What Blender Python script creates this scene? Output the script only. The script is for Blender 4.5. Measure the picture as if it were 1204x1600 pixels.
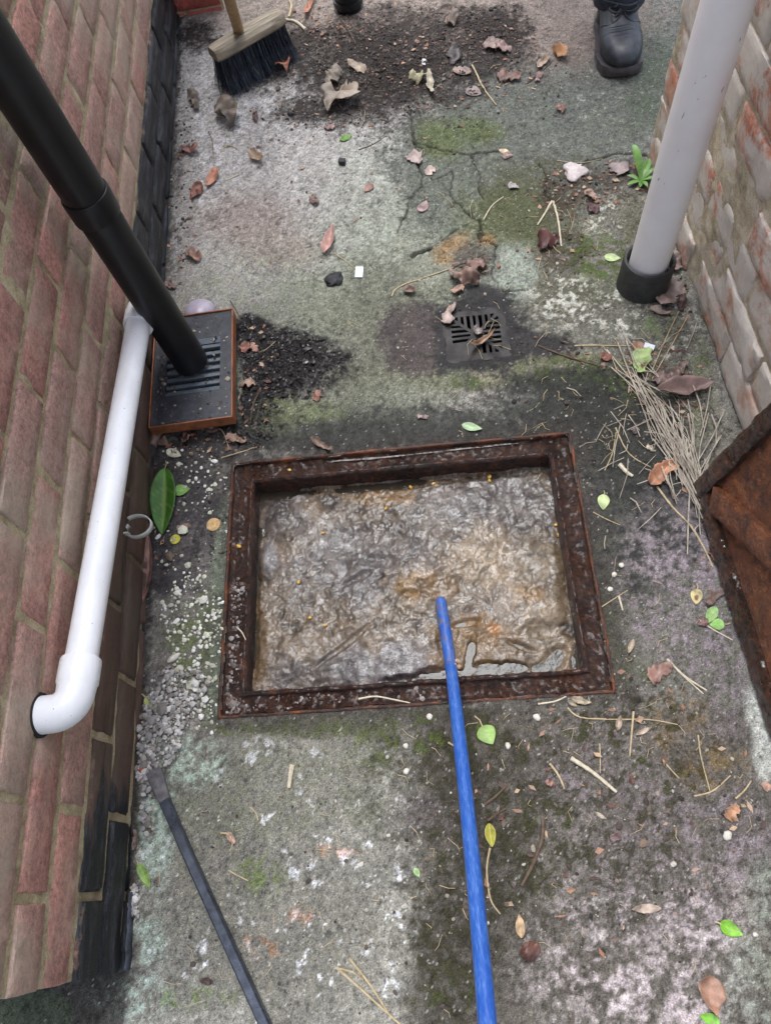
import bpy, math, random
import numpy as np
from mathutils import Vector, Matrix

# ------------------------------------------------------------------ clear
for o in list(bpy.data.objects):
    bpy.data.objects.remove(o)
scene = bpy.context.scene
COL = scene.collection
random.seed(7)

# ------------------------------------------------------------------ camera
# World: Z up, Y along the alley away from the viewer, X to the right, metres.
# The camera stands over the origin, held low and pointed steeply down.
CAM_H = 1.25
F_PX = 1190.0                       # focal length in pixels of the 1204 x 1600 photograph
def _cam_basis():
    d = np.array([745 - 602, 1385 - 800, F_PX], float); d /= np.linalg.norm(d)
    y = np.array([368 - 602, -1586 - 800, F_PX], float); y -= y.dot(d) * d; y /= np.linalg.norm(y)
    return np.array([np.cross(y, -d), y, -d])
CB = _cam_basis()
CPOS = np.array([0.0, 0.0, CAM_H])
cam_data = bpy.data.cameras.new('camera')
cam = bpy.data.objects.new('camera', cam_data); COL.objects.link(cam)
cam_data.sensor_fit = 'VERTICAL'; cam_data.sensor_height = 24.0
cam_data.lens = 24.0 * F_PX / 1600.0
cam_data.clip_start = 0.02; cam_data.clip_end = 500
r, u, b = CB[:, 0], -CB[:, 1], -CB[:, 2]
cam.matrix_world = Matrix(((r[0], u[0], b[0], 0), (r[1], u[1], b[1], 0), (r[2], u[2], b[2], CAM_H), (0, 0, 0, 1)))
scene.camera = cam

# ------------------------------------------------------------------ sky, sun, exposure (soft overcast)
SUN_EL, SUN_AZ = math.radians(70), math.radians(352)
world = bpy.data.worlds.new('World'); scene.world = world; world.use_nodes = True
wt = world.node_tree; wt.nodes.clear()
sky = wt.nodes.new('ShaderNodeTexSky'); sky.sky_type = 'NISHITA'; sky.sun_disc = False
sky.sun_elevation = SUN_EL; sky.sun_rotation = SUN_AZ
sky.air_density = 1.0; sky.dust_density = 3.0; sky.ozone_density = 1.0
hs = wt.nodes.new('ShaderNodeHueSaturation'); hs.inputs['Saturation'].default_value = 0.6
bg = wt.nodes.new('ShaderNodeBackground'); bg.inputs['Strength'].default_value = 0.15
wo = wt.nodes.new('ShaderNodeOutputWorld')
wt.links.new(sky.outputs[0], hs.inputs['Color']); wt.links.new(hs.outputs[0], bg.inputs['Color'])
wt.links.new(bg.outputs[0], wo.inputs['Surface'])
sd = bpy.data.lights.new('sun', 'SUN'); sd.energy = 0.9; sd.angle = math.radians(28); sd.color = (0.85, 0.93, 1.0)
sun = bpy.data.objects.new('sun', sd); COL.objects.link(sun)
sdir = Vector((math.sin(SUN_AZ) * math.cos(SUN_EL), math.cos(SUN_AZ) * math.cos(SUN_EL), math.sin(SUN_EL)))
sun.rotation_euler = (-sdir).to_track_quat('-Z', 'Y').to_euler()
sun.location = sdir * 10
vs = scene.view_settings
vs.view_transform = 'Standard'; vs.look = 'None'; vs.gamma = 1.0; vs.use_curve_mapping = False
vs.exposure = 1.32

scene.cycles.max_bounces = 6; scene.cycles.diffuse_bounces = 3; scene.cycles.glossy_bounces = 3; scene.cycles.transmission_bounces = 2

# ------------------------------------------------------------------ helpers: points
def ray(px, py):
    return CB @ np.array([px - 602, py - 800, F_PX], float)
def G(px, py, z=0.0):
    """point of height z that the photograph shows at pixel px, py"""
    q = ray(px, py); return CPOS + (z - CAM_H) / q[2] * q
def onx(px, py, X):
    q = ray(px, py); return CPOS + X / q[0] * q
XL, XR = -0.527, 0.584              # faces of the two walls
YB = 2.265                          # face of the end wall

# ------------------------------------------------------------------ helpers: noise
_rng = np.random.default_rng(11)
_tab = _rng.random((256, 256))
def vnoise(x, y, seed=0):
    x = x + seed * 17.31; y = y + seed * 9.73
    xi = np.floor(x).astype(np.int64); yi = np.floor(y).astype(np.int64)
    fx = x - xi; fy = y - yi
    fx = fx * fx * (3 - 2 * fx); fy = fy * fy * (3 - 2 * fy)
    a = _tab[xi & 255, yi & 255]; b_ = _tab[(xi + 1) & 255, yi & 255]
    c_ = _tab[xi & 255, (yi + 1) & 255]; d_ = _tab[(xi + 1) & 255, (yi + 1) & 255]
    return (a * (1 - fx) + b_ * fx) * (1 - fy) + (c_ * (1 - fx) + d_ * fx) * fy
def fbm(x, y, scale, octaves=4, seed=0, gain=0.5):
    """about -1..1"""
    s = 0; amp = 1; tot = 0; f = scale
    for k in range(octaves):
        ca, sa = math.cos(k * 1.1 + .3), math.sin(k * 1.1 + .3)
        s = s + amp * (vnoise((x * ca - y * sa) * f, (x * sa + y * ca) * f, seed + k * 3) - .5) * 2
        tot += amp; amp *= gain; f *= 2.03
    return s / tot * 1.5
def sstep(a, b_, x):
    t = np.clip((x - a) / (b_ - a), 0, 1); return t * t * (3 - 2 * t)
def lin(c):
    c = np.array(c, float) / 255.0
    return np.where(c <= .04045, c / 12.92, ((c + .055) / 1.055) ** 2.4)
def rgba(r_, g_, b_):
    l = lin((r_, g_, b_)); return (float(l[0]), float(l[1]), float(l[2]), 1.0)

# ------------------------------------------------------------------ helpers: meshes and objects
def np_mesh(name, V, F, smooth=True):
    V = np.asarray(V, np.float32); F = np.asarray(F, np.int32)
    me = bpy.data.meshes.new(name)
    me.vertices.add(len(V)); me.vertices.foreach_set('co', V.ravel())
    n, k = F.shape
    me.loops.add(n * k); me.loops.foreach_set('vertex_index', F.ravel())
    me.polygons.add(n)
    me.polygons.foreach_set('loop_start', np.arange(0, n * k, k, dtype=np.int32))
    me.polygons.foreach_set('loop_total', np.full(n, k, np.int32))
    me.polygons.foreach_set('use_smooth', np.full(n, smooth, bool))
    me.update(calc_edges=True)
    return me
def add_color(me, C, name='Col'):
    a = me.color_attributes.new(name, 'FLOAT_COLOR', 'POINT')
    C = np.concatenate([C, np.ones((len(C), 1))], 1).astype(np.float32)
    a.data.foreach_set('color', C.ravel())
def add_float(me, A, name):
    a = me.attributes.new(name, 'FLOAT', 'POINT'); a.data.foreach_set('value', np.asarray(A, np.float32).ravel())
class MB:
    """collects plain geometry for one mesh"""
    def __init__(s): s.v = []; s.f = []
    def add(s, V, F):
        o = len(s.v); s.v.extend([tuple(p) for p in V]); s.f.extend([tuple(i + o for i in q) for q in F])
    def box(s, lo, hi, M=None):
        x0, y0, z0 = lo; x1, y1, z1 = hi
        V = [Vector(p) for p in ((x0, y0, z0), (x1, y0, z0), (x1, y1, z0), (x0, y1, z0), (x0, y0, z1), (x1, y0, z1), (x1, y1, z1), (x0, y1, z1))]
        if M is not None: V = [M @ p for p in V]
        s.add(V, [(0, 3, 2, 1), (4, 5, 6, 7), (0, 1, 5, 4), (1, 2, 6, 5), (2, 3, 7, 6), (3, 0, 4, 7)])
    def tube(s, P, R, n=10, cap=True, flat=1.0):
        P = [Vector(p) for p in P]
        if not hasattr(R, '__len__'): R = [R] * len(P)
        T = []
        for i in range(len(P)):
            T.append((P[min(i + 1, len(P) - 1)] - P[max(i - 1, 0)]).normalized())
        a = Vector((0, 0, 1)) if abs(T[0].z) < .9 else Vector((1, 0, 0))
        nrm = T[0].cross(a).normalized()
        V = []
        for i, p in enumerate(P):
            if i:
                nrm = (nrm - T[i] * nrm.dot(T[i]))
                nrm = nrm.normalized() if nrm.length > 1e-6 else T[i].orthogonal().normalized()
            bn = T[i].cross(nrm)
            for k in range(n):
                t = 2 * math.pi * k / n
                V.append(p + (nrm * math.cos(t) + bn * math.sin(t) * flat) * R[i])
        F = []
        for i in range(len(P) - 1):
            for k in range(n):
                F.append((i * n + k, i * n + (k + 1) % n, (i + 1) * n + (k + 1) % n, (i + 1) * n + k))
        if cap:
            F.append(tuple(range(n - 1, -1, -1))); F.append(tuple((len(P) - 1) * n + k for k in range(n)))
        s.add(V, F)
    def lathe(s, base, axis, prof, n=32):
        """prof: list of (radius, height along axis)"""
        base = Vector(base); ax = Vector(axis).normalized()
        e1 = ax.orthogonal().normalized(); e2 = ax.cross(e1)
        V = []
        for (rr, h) in prof:
            for k in range(n):
                t = 2 * math.pi * k / n
                V.append(base + ax * h + (e1 * math.cos(t) + e2 * math.sin(t)) * rr)
        F = []
        for i in range(len(prof) - 1):
            for k in range(n):
                F.append((i * n + k, i * n + (k + 1) % n, (i + 1) * n + (k + 1) % n, (i + 1) * n + k))
        s.add(V, F)
    def build(s, name, m, parent=None, smooth=True, autosmooth=None, bevel=None):
        me = bpy.data.meshes.new(name); me.from_pydata(s.v, [], s.f); me.validate()
        if smooth:
            me.polygons.foreach_set('use_smooth', [True] * len(me.polygons))
            me.set_sharp_from_angle(angle=math.radians(autosmooth or 40))
        o = ob(name, me, m, parent)
        if bevel:
            md = o.modifiers.new('bevel', 'BEVEL'); md.width = bevel; md.segments = 2; md.limit_method = 'ANGLE'
        return o
def ob(name, me, m=None, parent=None, loc=None):
    o = bpy.data.objects.new(name, me); COL.objects.link(o)
    if m is not None and me is not None and not me.materials: me.materials.append(m)
    if parent is not None: o.parent = parent
    if loc is not None: o.location = loc
    return o
def empty(name, loc=(0, 0, 0)):
    o = bpy.data.objects.new(name, None); COL.objects.link(o); o.location = loc; o.empty_display_size = .05
    return o
def tag(o, label=None, cat=None, group=None, kind=None):
    if label: o['label'] = label
    if cat: o['category'] = cat
    if group: o['group'] = group
    if kind: o['kind'] = kind
    return o
def local(o, P):
    """world point -> coordinates of an unrotated parent empty"""
    return Vector(P) - o.location

# ------------------------------------------------------------------ helpers: materials
from bpy.types import NodeSocket
def nd(t, typ, ins=None, **props):
    n = t.nodes.new(typ)
    for k, v in props.items(): setattr(n, k, v)
    for k, v in (ins or {}).items():
        if isinstance(v, NodeSocket): t.links.new(v, n.inputs[k])
        else: n.inputs[k].default_value = v
    return n
def new_mat(name):
    m = bpy.data.materials.new(name); m.use_nodes = True
    t = m.node_tree; t.nodes.clear()
    out = t.nodes.new('ShaderNodeOutputMaterial'); b_ = t.nodes.new('ShaderNodeBsdfPrincipled')
    t.links.new(b_.outputs[0], out.inputs[0])
    return m, t, b_
def pos(t): return nd(t, 'ShaderNodeNewGeometry').outputs['Position']
def noise(t, scale, detail=4, rough=.6, vec=None, dist=0.0):
    n = nd(t, 'ShaderNodeTexNoise', {'Scale': scale, 'Detail': detail, 'Roughness': rough, 'Distortion': dist})
    if vec is not None: t.links.new(vec, n.inputs['Vector'])
    return n.outputs['Fac']
def stretch(t, vec, sx, sy, sz):
    return nd(t, 'ShaderNodeMapping', {'Vector': vec, 'Scale': (sx, sy, sz)}).outputs[0]
def ramp(t, fac, stops):
    n = nd(t, 'ShaderNodeValToRGB', {'Fac': fac}); cr = n.color_ramp
    while len(cr.elements) < len(stops): cr.elements.new(0.5)
    for e, (p, c) in zip(cr.elements, stops):
        e.position = p; e.color = c if hasattr(c, '__len__') else (c, c, c, 1)
    return n.outputs['Color']
def mix(t, fac, a, b_, mode='MIX'):
    n = nd(t, 'ShaderNodeMix', data_type='RGBA', blend_type=mode)
    for i, v in ((0, fac), (6, a), (7, b_)):
        if isinstance(v, NodeSocket): t.links.new(v, n.inputs[i])
        else: n.inputs[i].default_value = v
    return n.outputs[2]
def mth(t, op, a, b_=0.0):
    n = nd(t, 'ShaderNodeMath', operation=op)
    for i, v in enumerate((a, b_)):
        if isinstance(v, NodeSocket): t.links.new(v, n.inputs[i])
        else: n.inputs[i].default_value = v
    return n.outputs[0]
def bump(t, h, strength=.5, dist=.002, nrm=None):
    n = nd(t, 'ShaderNodeBump', {'Height': h, 'Strength': strength, 'Distance': dist})
    if nrm is not None: t.links.new(nrm, n.inputs['Normal'])
    return n.outputs[0]
def setb(t, b_, **k):
    for n, v in k.items():
        s = b_.inputs[n.replace('_', ' ')]
        if isinstance(v, NodeSocket): t.links.new(v, s)
        else: s.default_value = v
def simple_mat(name, c1, c2, scale=60, rough=.5, bscale=None, bstr=.3, bdist=.001, metallic=0.0, coat=0.0, vec=None, spec=.5, rvar=.15):
    m, t, b_ = new_mat(name); p = pos(t)
    n = noise(t, scale, 5, .65, p)
    col = ramp(t, n, [(.3, c1), (.7, c2)])
    setb(t, b_, Base_Color=col, Metallic=metallic, Coat_Weight=coat)
    b_.inputs['Specular IOR Level'].default_value = spec
    rn = noise(t, scale * .6, 4, .6, p)
    setb(t, b_, Roughness=nd(t, 'ShaderNodeMapRange', {'Value': rn, 'From Min': .3, 'From Max': .7, 'To Min': max(.03, rough - rvar), 'To Max': min(1, rough + rvar)}).outputs[0])
    if bscale: setb(t, b_, Normal=bump(t, noise(t, bscale, 5, .7, p), bstr, bdist))
    return m
# ================================================================== GROUND
FR_C = (-0.055, 0.516); FR_W, FR_D, FR_A = 0.652, 0.492, math.radians(-2.6)   # manhole frame
GT_C = (0.140, 1.0055); GT_S, GT_A = 0.134, math.radians(-2.0)                # gully grate
def in_rect(x, y, c, a):
    dx, dy = x - c[0], y - c[1]; ca, sa = math.cos(a), math.sin(a)
    return dx * ca + dy * sa, -dx * sa + dy * ca
STEP = 0.0025
gx = np.arange(-0.80, 1.26, STEP); gy = np.arange(-0.36, 2.46, STEP)
X, Y = np.meshgrid(gx, gy)
# place of every ground point in the photograph's layout (only used to lay out stains)
Q = np.stack([X.ravel(), Y.ravel(), np.full(X.size, -CAM_H)], 0)
vc = CB.T @ Q
U = (602 + F_PX * vc[0] / vc[2]).reshape(X.shape); Vv = (800 + F_PX * vc[1] / vc[2]).reshape(X.shape)
del Q, vc
n_lo = fbm(X, Y, 5, 5, 1); n_md = fbm(X, Y, 16, 5, 5, .6); n_hi = fbm(X, Y, 60, 4, 9, .65); n_vh = fbm(X, Y, 170, 2, 13, .7)
n_b = fbm(X, Y, 28, 4, 21, .6); n_c = fbm(X, Y, 45, 4, 33, .65)
n_xh = fbm(X, Y, 330, 1, 17); n_f = fbm(X, Y, 95, 3, 29, .7)
warp1 = n_md * .45 + n_hi * .4 + n_vh * .3
Cc = np.zeros(X.shape + (3,)); Hh = np.zeros(X.shape); Wet = np.zeros(X.shape); Rg = np.full(X.shape, .5)
def ells(es):
    d = None
    for e in es:
        cx, cy, rx, ry = e[:4]; a = math.radians(e[4]) if len(e) > 4 else 0
        dx, dy = U - cx, Vv - cy
        if a: dx, dy = dx * math.cos(a) + dy * math.sin(a), -dx * math.sin(a) + dy * math.cos(a)
        q = np.sqrt((dx / rx) ** 2 + (dy / ry) ** 2)
        d = q if d is None else np.minimum(d, q)
    return d
def zone(c, es, amt=1.0, soft=.35, warp=.45, patch=None, nz=None, h=0.0, wet=None, rg=None):
    """a stain / growth with a ragged edge; patch=(lo,hi): broken up by a finer noise"""
    d = ells(es) + warp * (warp1 if nz is None else nz)
    m = (1 - sstep(1 - soft, 1 + soft, d)) * amt
    if patch is not None:
        m = m * sstep(patch[0], patch[1], n_c * .30 + n_hi * .38 + n_f * .50 + n_vh * .22 if len(patch) < 3 else patch[2])
    m3 = m[..., None]
    Cc[:] = Cc * (1 - m3) + lin(c) * m3
    if h: Hh[:] += h * m
    if wet is not None: Wet[:] = Wet * (1 - m) + wet * m
    if rg is not None: Rg[:] = Rg * (1 - m) + rg * m
    return m
k = sstep(-.6, .6, n_lo)[..., None]
Cc[:] = lin((104, 102, 92)) * (1 - k) + lin((134, 130, 122)) * k
pA = n_b * .42 + n_hi * .35 + n_f * .5
pB = n_f * .6 + n_vh * .5
# far left: pale worn concrete
zone((168, 163, 158), [(430, 300, 230, 200), (330, 170, 90, 140), (560, 240, 120, 90)], .85)
zone((182, 180, 180), [(400, 165, 110, 60), (330, 200, 50, 110)], .7, patch=(-.2, .5))
zone((138, 118, 106), [(390, 350, 70, 45), (450, 390, 60, 30)], .55, soft=.6)
zone((132, 134, 112), [(400, 440, 130, 60), (330, 480, 60, 50)], .55, soft=.6, patch=(-.5, .5))
zone((118, 110, 100), [(290, 330, 20, 200)], .6, patch=(-.3, .4))
zone((70, 62, 58), [(272, 230, 14, 130), (270, 400, 10, 80)], .8, warp=.8, patch=(-.4, .3))
# middle: grey-green
zone((128, 132, 116), [(620, 420, 130, 170), (540, 470, 120, 70)], .7, soft=.6)
zone((142, 148, 134), [(590, 300, 90, 110), (560, 400, 70, 50)], .5, patch=(-.3, .6))
zone((112, 114, 92), [(600, 500, 110, 90), (560, 590, 50, 60)], .6, soft=.6)
# right: damp green-grey slab
zone((99, 100, 93), [(860, 200, 210, 140), (1010, 120, 90, 170), (720, 250, 110, 110), (1120, 60, 150, 120)], .95, soft=.25, rg=.5)
zone((86, 92, 76), [(760, 200, 70, 50), (830, 175, 60, 40), (930, 200, 60, 60)], .55, soft=.7, patch=(-.3, .5))
zone((62, 76, 50), [(1025, 105, 35, 55), (1000, 170, 30, 40)], .5, patch=(-.5, .2), rg=.9)
zone((150, 152, 146), [(860, 170, 190, 120)], .5, patch=(.55, .8))
# far brown zone
zone((138, 124, 114), [(860, 40, 120, 70), (700, 20, 300, 60), (480, 20, 200, 60)], .85, soft=.4)
zone((120, 106, 98), [(900, 10, 200, 60)], .6, patch=(-.2, .5))
for e in ([(575, 95, 85, 40), (520, 120, 60, 40)], [(640, 60, 110, 50), (740, 80, 90, 45)], [(470, 75, 50, 40), (430, 110, 40, 30)], [(590, 155, 60, 40), (500, 175, 70, 22)], [(650, 130, 90, 40), (780, 40, 50, 30)], [(300, 55, 40, 25)]):
    zone((44, 38, 35), e, .97, soft=.45, warp=.75, patch=(-.8, .05), h=.004, rg=1)
zone((56, 48, 44), [(620, 110, 240, 110)], .85, patch=(.1, .4, pA), rg=.9)
zone((52, 46, 43), [(600, 130, 300, 130)], .75, patch=(.5, .7, pB))
# broken slab with moss between the pieces
zone((92, 96, 84), [(690, 310, 60, 80), (720, 230, 70, 50)], .6)
zone((84, 92, 54), [(690, 215, 40, 30), (800, 340, 80, 50), (740, 205, 40, 20)], .75, soft=.5, rg=.9)
zone((76, 76, 54), [(850, 330, 110, 90), (900, 420, 100, 70), (960, 380, 60, 90)], .85, patch=(-.55, .2), rg=1)
zone((140, 146, 134), [(800, 425, 40, 45), (765, 420, 30, 30)], .8, soft=.3)
zone((64, 52, 46), [(870, 310, 30, 40), (930, 290, 90, 30, -15), (880, 395, 40, 35), (740, 410, 40, 35)], .8, patch=(-.5, .2), h=.003, rg=1)
zone((142, 112, 74), [(703, 385, 30, 12, -30), (760, 375, 14, 10), (693, 405, 16, 10)], .75, soft=.6, warp=.6)
zone((170, 168, 158), [(960, 490, 130, 40), (880, 455, 60, 35), (1060, 530, 50, 40), (940, 340, 40, 40)], .9, patch=(.0, .45))
zone((66, 84, 34), [(1030, 510, 40, 25), (930, 400, 60, 40), (1095, 600, 18, 90)], .8, patch=(-.1, .4), rg=1)
zone((124, 122, 104), [(1090, 640, 45, 60)], .6, patch=(-.3, .3))
# damp round the gully grate and the band behind the manhole
zone((116, 112, 86), [(770, 585, 220, 26), (880, 570, 120, 20)], .75, patch=(-.7, .1))
zone((78, 70, 67), [(650, 530, 62, 60)], .95, soft=.2, warp=.25, rg=.3, wet=.25)
zone((40, 37, 37), [(745, 525, 82, 66), (840, 540, 60, 22), (755, 462, 40, 20)], .97, soft=.3, wet=.6, rg=.9)
zone((104, 107, 90), [(640, 620, 70, 40), (700, 560, 30, 40)], .55, soft=.6)
zone((60, 60, 56), [(640, 668, 330, 36), (500, 690, 150, 20), (900, 640, 170, 60)], .92, soft=.4, wet=.35, rg=.8)
zone((44, 45, 40), [(920, 650, 120, 60), (1000, 720, 80, 60), (890, 600, 110, 25)], .9, soft=.5, wet=.2, rg=1)
zone((54, 66, 30), [(890, 575, 120, 20), (1000, 600, 60, 30), (720, 600, 40, 14)], .8, patch=(-.3, .3), rg=1)
zone((56, 55, 53), [(985, 800, 90, 130), (930, 860, 40, 140), (1060, 820, 60, 80)], .92, soft=.45, wet=.3, rg=.8)
zone((62, 66, 44), [(960, 950, 40, 160), (990, 1060, 60, 50), (700, 1135, 300, 26)], .75, patch=(-.3, .35), rg=1)
zone((96, 100, 84), [(560, 610, 110, 60), (470, 480, 120, 40)], .5, patch=(-.3, .5))
zone((84, 82, 74), [(600, 480, 60, 70), (560, 560, 60, 60)], .5, soft=.7, wet=.3)
# black soil beside the hopper
ms = zone((28, 24, 23), [(450, 572, 88, 58), (400, 640, 40, 60), (395, 520, 35, 30)], 1, soft=.3, warp=.55, h=.007, wet=.65, rg=1)
Hh += ms * (.004 * n_hi + .0035 * n_f + .002 * n_vh)
zone((104, 110, 78), [(475, 645, 62, 26), (430, 665, 40, 18)], .7, patch=(-.6, .1), rg=.8)
zone((120, 124, 110), [(372, 610, 8, 45)], .8)
# left strip between wall and manhole
zone((62, 58, 59), [(285, 770, 75, 110), (260, 860, 50, 100), (330, 700, 70, 30)], .95, soft=.35, wet=.4, rg=.8)
zone((92, 86, 84), [(330, 890, 30, 60), (300, 850, 40, 40)], .6, patch=(-.4, .4))
zone((124, 118, 112), [(240, 1040, 30, 70), (300, 1080, 70, 80), (280, 960, 40, 30)], .85)
zone((84, 94, 56), [(300, 1010, 50, 60), (330, 960, 30, 40), (325, 1090, 14, 50)], .8, patch=(-.4, .3), rg=1)
zone((128, 138, 118), [(345, 880, 12, 90, 4), (335, 1060, 12, 80, 4)], .8, soft=.5, warp=.3)
# lower left slab
sl = sstep(-10, 10, 638 + 12 * n_md + 8 * n_hi + .02 * (Vv - 1300) - U) * sstep(-8, 8, Vv - 1140 - (U - 330) * .06 + 8 * n_md)
Cc[:] = Cc * (1 - sl[..., None]) + (lin((136, 133, 123)) * (.75 + .3 * k)) * sl[..., None]
Hh += .003 * sl
zone((88, 90, 70), [(420, 1240, 200, 80), (560, 1180, 90, 40)], .7, patch=(-.5, .5))
zone((78, 84, 48), [(480, 1140, 70, 16), (590, 1165, 40, 40), (370, 1140, 40, 12)], .85, patch=(-.5, .3), rg=1)
zone((156, 172, 158), [(245, 1290, 28, 120), (300, 1190, 50, 40), (230, 1470, 30, 40), (205, 1560, 60, 40)], .75, patch=(-.35, .35))
zone((104, 100, 86), [(330, 1420, 90, 130), (480, 1480, 120, 90)], .6, patch=(-.3, .6))
zone((200, 200, 202), [(560, 1330, 110, 130), (470, 1500, 160, 120), (600, 1460, 60, 130), (330, 1500, 80, 60)], .95, patch=(.42, .62, pA))
zone((196, 196, 196), [(480, 1380, 300, 260)], .8, patch=(.5, .62, n_c * .7 + n_hi * .4))
zone((84, 98, 44), [(410, 1365, 42, 38), (300, 1560, 60, 20)], .75, patch=(-.25, .3), rg=.9)
zone((150, 98, 58), [(400, 1480, 34, 18), (520, 1330, 40, 12), (470, 1430, 20, 14)], .55, patch=(-.1, .4))
# lower right: moss, purple-grey algae, pale lichen
rt = sstep(-26, 40, U - (645 + 16 * n_md + 14 * n_hi)) * sstep(-10, 10, Vv - 1110)
Cc[:] = Cc * (1 - .85 * rt[..., None]) + lin((92, 86, 78)) * (.85 * rt[..., None]) + 0
zone((112, 103, 105), [(920, 1220, 190, 120), (1060, 1320, 170, 150), (1050, 920, 100, 130), (1120, 1050, 70, 120), (680, 1270, 60, 40), (1000, 1130, 90, 60)], .92, patch=(-.35, .3), rg=.6)
zone((130, 119, 124), [(1060, 930, 90, 110), (950, 1250, 170, 100), (1100, 1300, 110, 90)], .7, patch=(.1, .5))
zone((50, 46, 35), [(720, 1190, 120, 90), (715, 1490, 75, 170), (760, 1330, 80, 130)], .92, soft=.6, warp=.7, patch=(-.7, .2), rg=1)
zone((62, 72, 28), [(960, 1130, 110, 40), (860, 1300, 70, 60), (640, 1145, 50, 36), (880, 1390, 60, 30), (780, 1150, 90, 30), (700, 1570, 60, 60), (985, 1180, 50, 40), (700, 1150, 110, 40), (1080, 1230, 60, 30), (900, 1590, 90, 50), (1160, 1430, 40, 50)], .85, patch=(.0, .45), rg=1)
zone((44, 42, 32), [(880, 1260, 260, 140), (760, 1480, 120, 150)], .75, patch=(.3, .6, pA), rg=1)
zone((108, 88, 50), [(1060, 1115, 50, 34), (1040, 1160, 30, 20), (1110, 1200, 60, 40)], .7, patch=(-.3, .3))
zone((166, 154, 154), [(960, 1520, 140, 100), (1060, 1440, 130, 90), (900, 1430, 60, 50), (1090, 1560, 90, 80)], .85, soft=.6, patch=(-.25, .35))
zone((186, 178, 176), [(1000, 1500, 180, 120), (840, 1380, 60, 60), (620, 1280, 30, 50)], .7, patch=(.30, .6, pA))
zone((52, 50, 34), [(900, 1300, 270, 200), (1000, 1140, 150, 70), (720, 1400, 90, 200)], .88, patch=(-.02, .26, n_c * .45 + n_f * .55 + n_vh * .25), rg=1)
zone((120, 128, 114), [(1175, 1540, 50, 90), (1190, 1400, 25, 60)], .7, soft=.5, patch=(-.5, .5))
zone((172, 172, 164), [(1183, 1120, 16, 60, -15), (1195, 1180, 18, 50)], .9, warp=.6)
zone((134, 154, 118), [(20, 1590, 95, 60)], .95, soft=.06, warp=.04)
# damp dirt packed round the sunk gully grate, and the stain beside it
ga, gb = in_rect(X, Y, GT_C, GT_A)
zone((70, 62, 59), [(652, 530, 56, 58)], .9, soft=.25, warp=.3, rg=.3, wet=.3)
m = (1 - sstep(.004, .035, np.maximum(np.abs(ga), np.abs(gb)) - GT_S / 2 + .016 * warp1)) * .95
Cc[:] = Cc * (1 - m[..., None]) + lin((34, 31, 31)) * m[..., None]; Wet[:] = np.maximum(Wet, m * .5)
zone((48, 48, 43), [(640, 680, 330, 22), (930, 690, 110, 60)], .75, soft=.6, warp=.6, wet=.4, rg=.9)
# damp rim right round the manhole
fa, fb = in_rect(X, Y, FR_C, FR_A)
dfr = np.maximum(np.abs(fa) - FR_W / 2, np.abs(fb) - FR_D / 2)
m = (1 - sstep(0, .03 + .03 * (n_md + .6), dfr)) * .6
Cc[:] = Cc * (1 - m[..., None]) + lin((52, 46, 42)) * m[..., None]
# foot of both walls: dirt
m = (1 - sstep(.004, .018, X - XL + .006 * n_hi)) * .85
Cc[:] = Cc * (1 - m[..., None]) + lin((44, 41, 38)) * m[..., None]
# fine grain: sand and aggregate of the worn concrete
gr = (1 + .20 * n_hi + .24 * n_f + .26 * n_vh + .20 * n_xh) * .94
Cc *= np.clip(gr, .25, 1.9)[..., None]
wn = _rng.random(X.shape)
Cc *= (1 + .30 * (wn - .5))[..., None]
Cc = np.where((wn > .993)[..., None], Cc * .5 + .5 * lin((190, 186, 180)), Cc)
Cc = np.where((wn < .02)[..., None], Cc * .45, Cc)
Cc = np.clip(Cc, 0.006, .8)
# relief
Hh += .0022 * n_lo + .0016 * n_md + (.0007 + .0012 * Rg) * n_hi * .7 + (.0003 + .0007 * Rg) * n_vh * .6
Hh += np.where(wn > .975, .0009, 0)
def groove(pts, w, depth, jit=.010):
    w = w * .55; depth = depth * .7
    P = [G(*p)[:2] for p in pts]
    d = np.full(X.shape, 9.0)
    xx = X + jit * n_b; yy = Y + jit * n_md
    for (ax, ay), (bx, by) in zip(P[:-1], P[1:]):
        ex, ey = bx - ax, by - ay
        t = np.clip(((xx - ax) * ex + (yy - ay) * ey) / (ex * ex + ey * ey + 1e-9), 0, 1)
        d = np.minimum(d, np.hypot(xx - ax - t * ex, yy - ay - t * ey))
    m = 1 - sstep(w * .5, w * 1.3, d * (1 + .3 * n_hi))
    Hh[:] -= depth * m
    Cc[:] = Cc * (1 - .75 * m[..., None]) + lin((38, 34, 30)) * .75 * m[..., None]
for pts, w, dep in (
        ([(636, 168), (651, 221), (663, 290), (640, 317), (628, 345), (623, 365)], .004, .008),
        ([(651, 221), (686, 237), (739, 242), (790, 236)], .004, .007),
        ([(739, 244), (751, 275), (752, 310)], .003, .006), ([(703, 267), (705, 309), (724, 328)], .004, .007),
        ([(663, 290), (700, 268)], .003, .006), ([(845, 254), (850, 282), (848, 303), (868, 315)], .004, .008),
        ([(724, 328), (752, 345), (752, 372), (770, 382)], .006, .010), ([(646, 402), (664, 388)], .010, .016), ([(664, 388), (705, 365), (735, 350)], .003, .006),
        ([(770, 382), (768, 430), (780, 452), (822, 452)], .004, .007), ([(910, 255), (960, 240), (1012, 240)], .006, .008),
        
        ([(372, 640), (385, 670), (360, 720)], .004, .006),
        ([(1150, 700), (1060, 560)], .002, .002)):
    groove(pts, w, dep)
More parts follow.
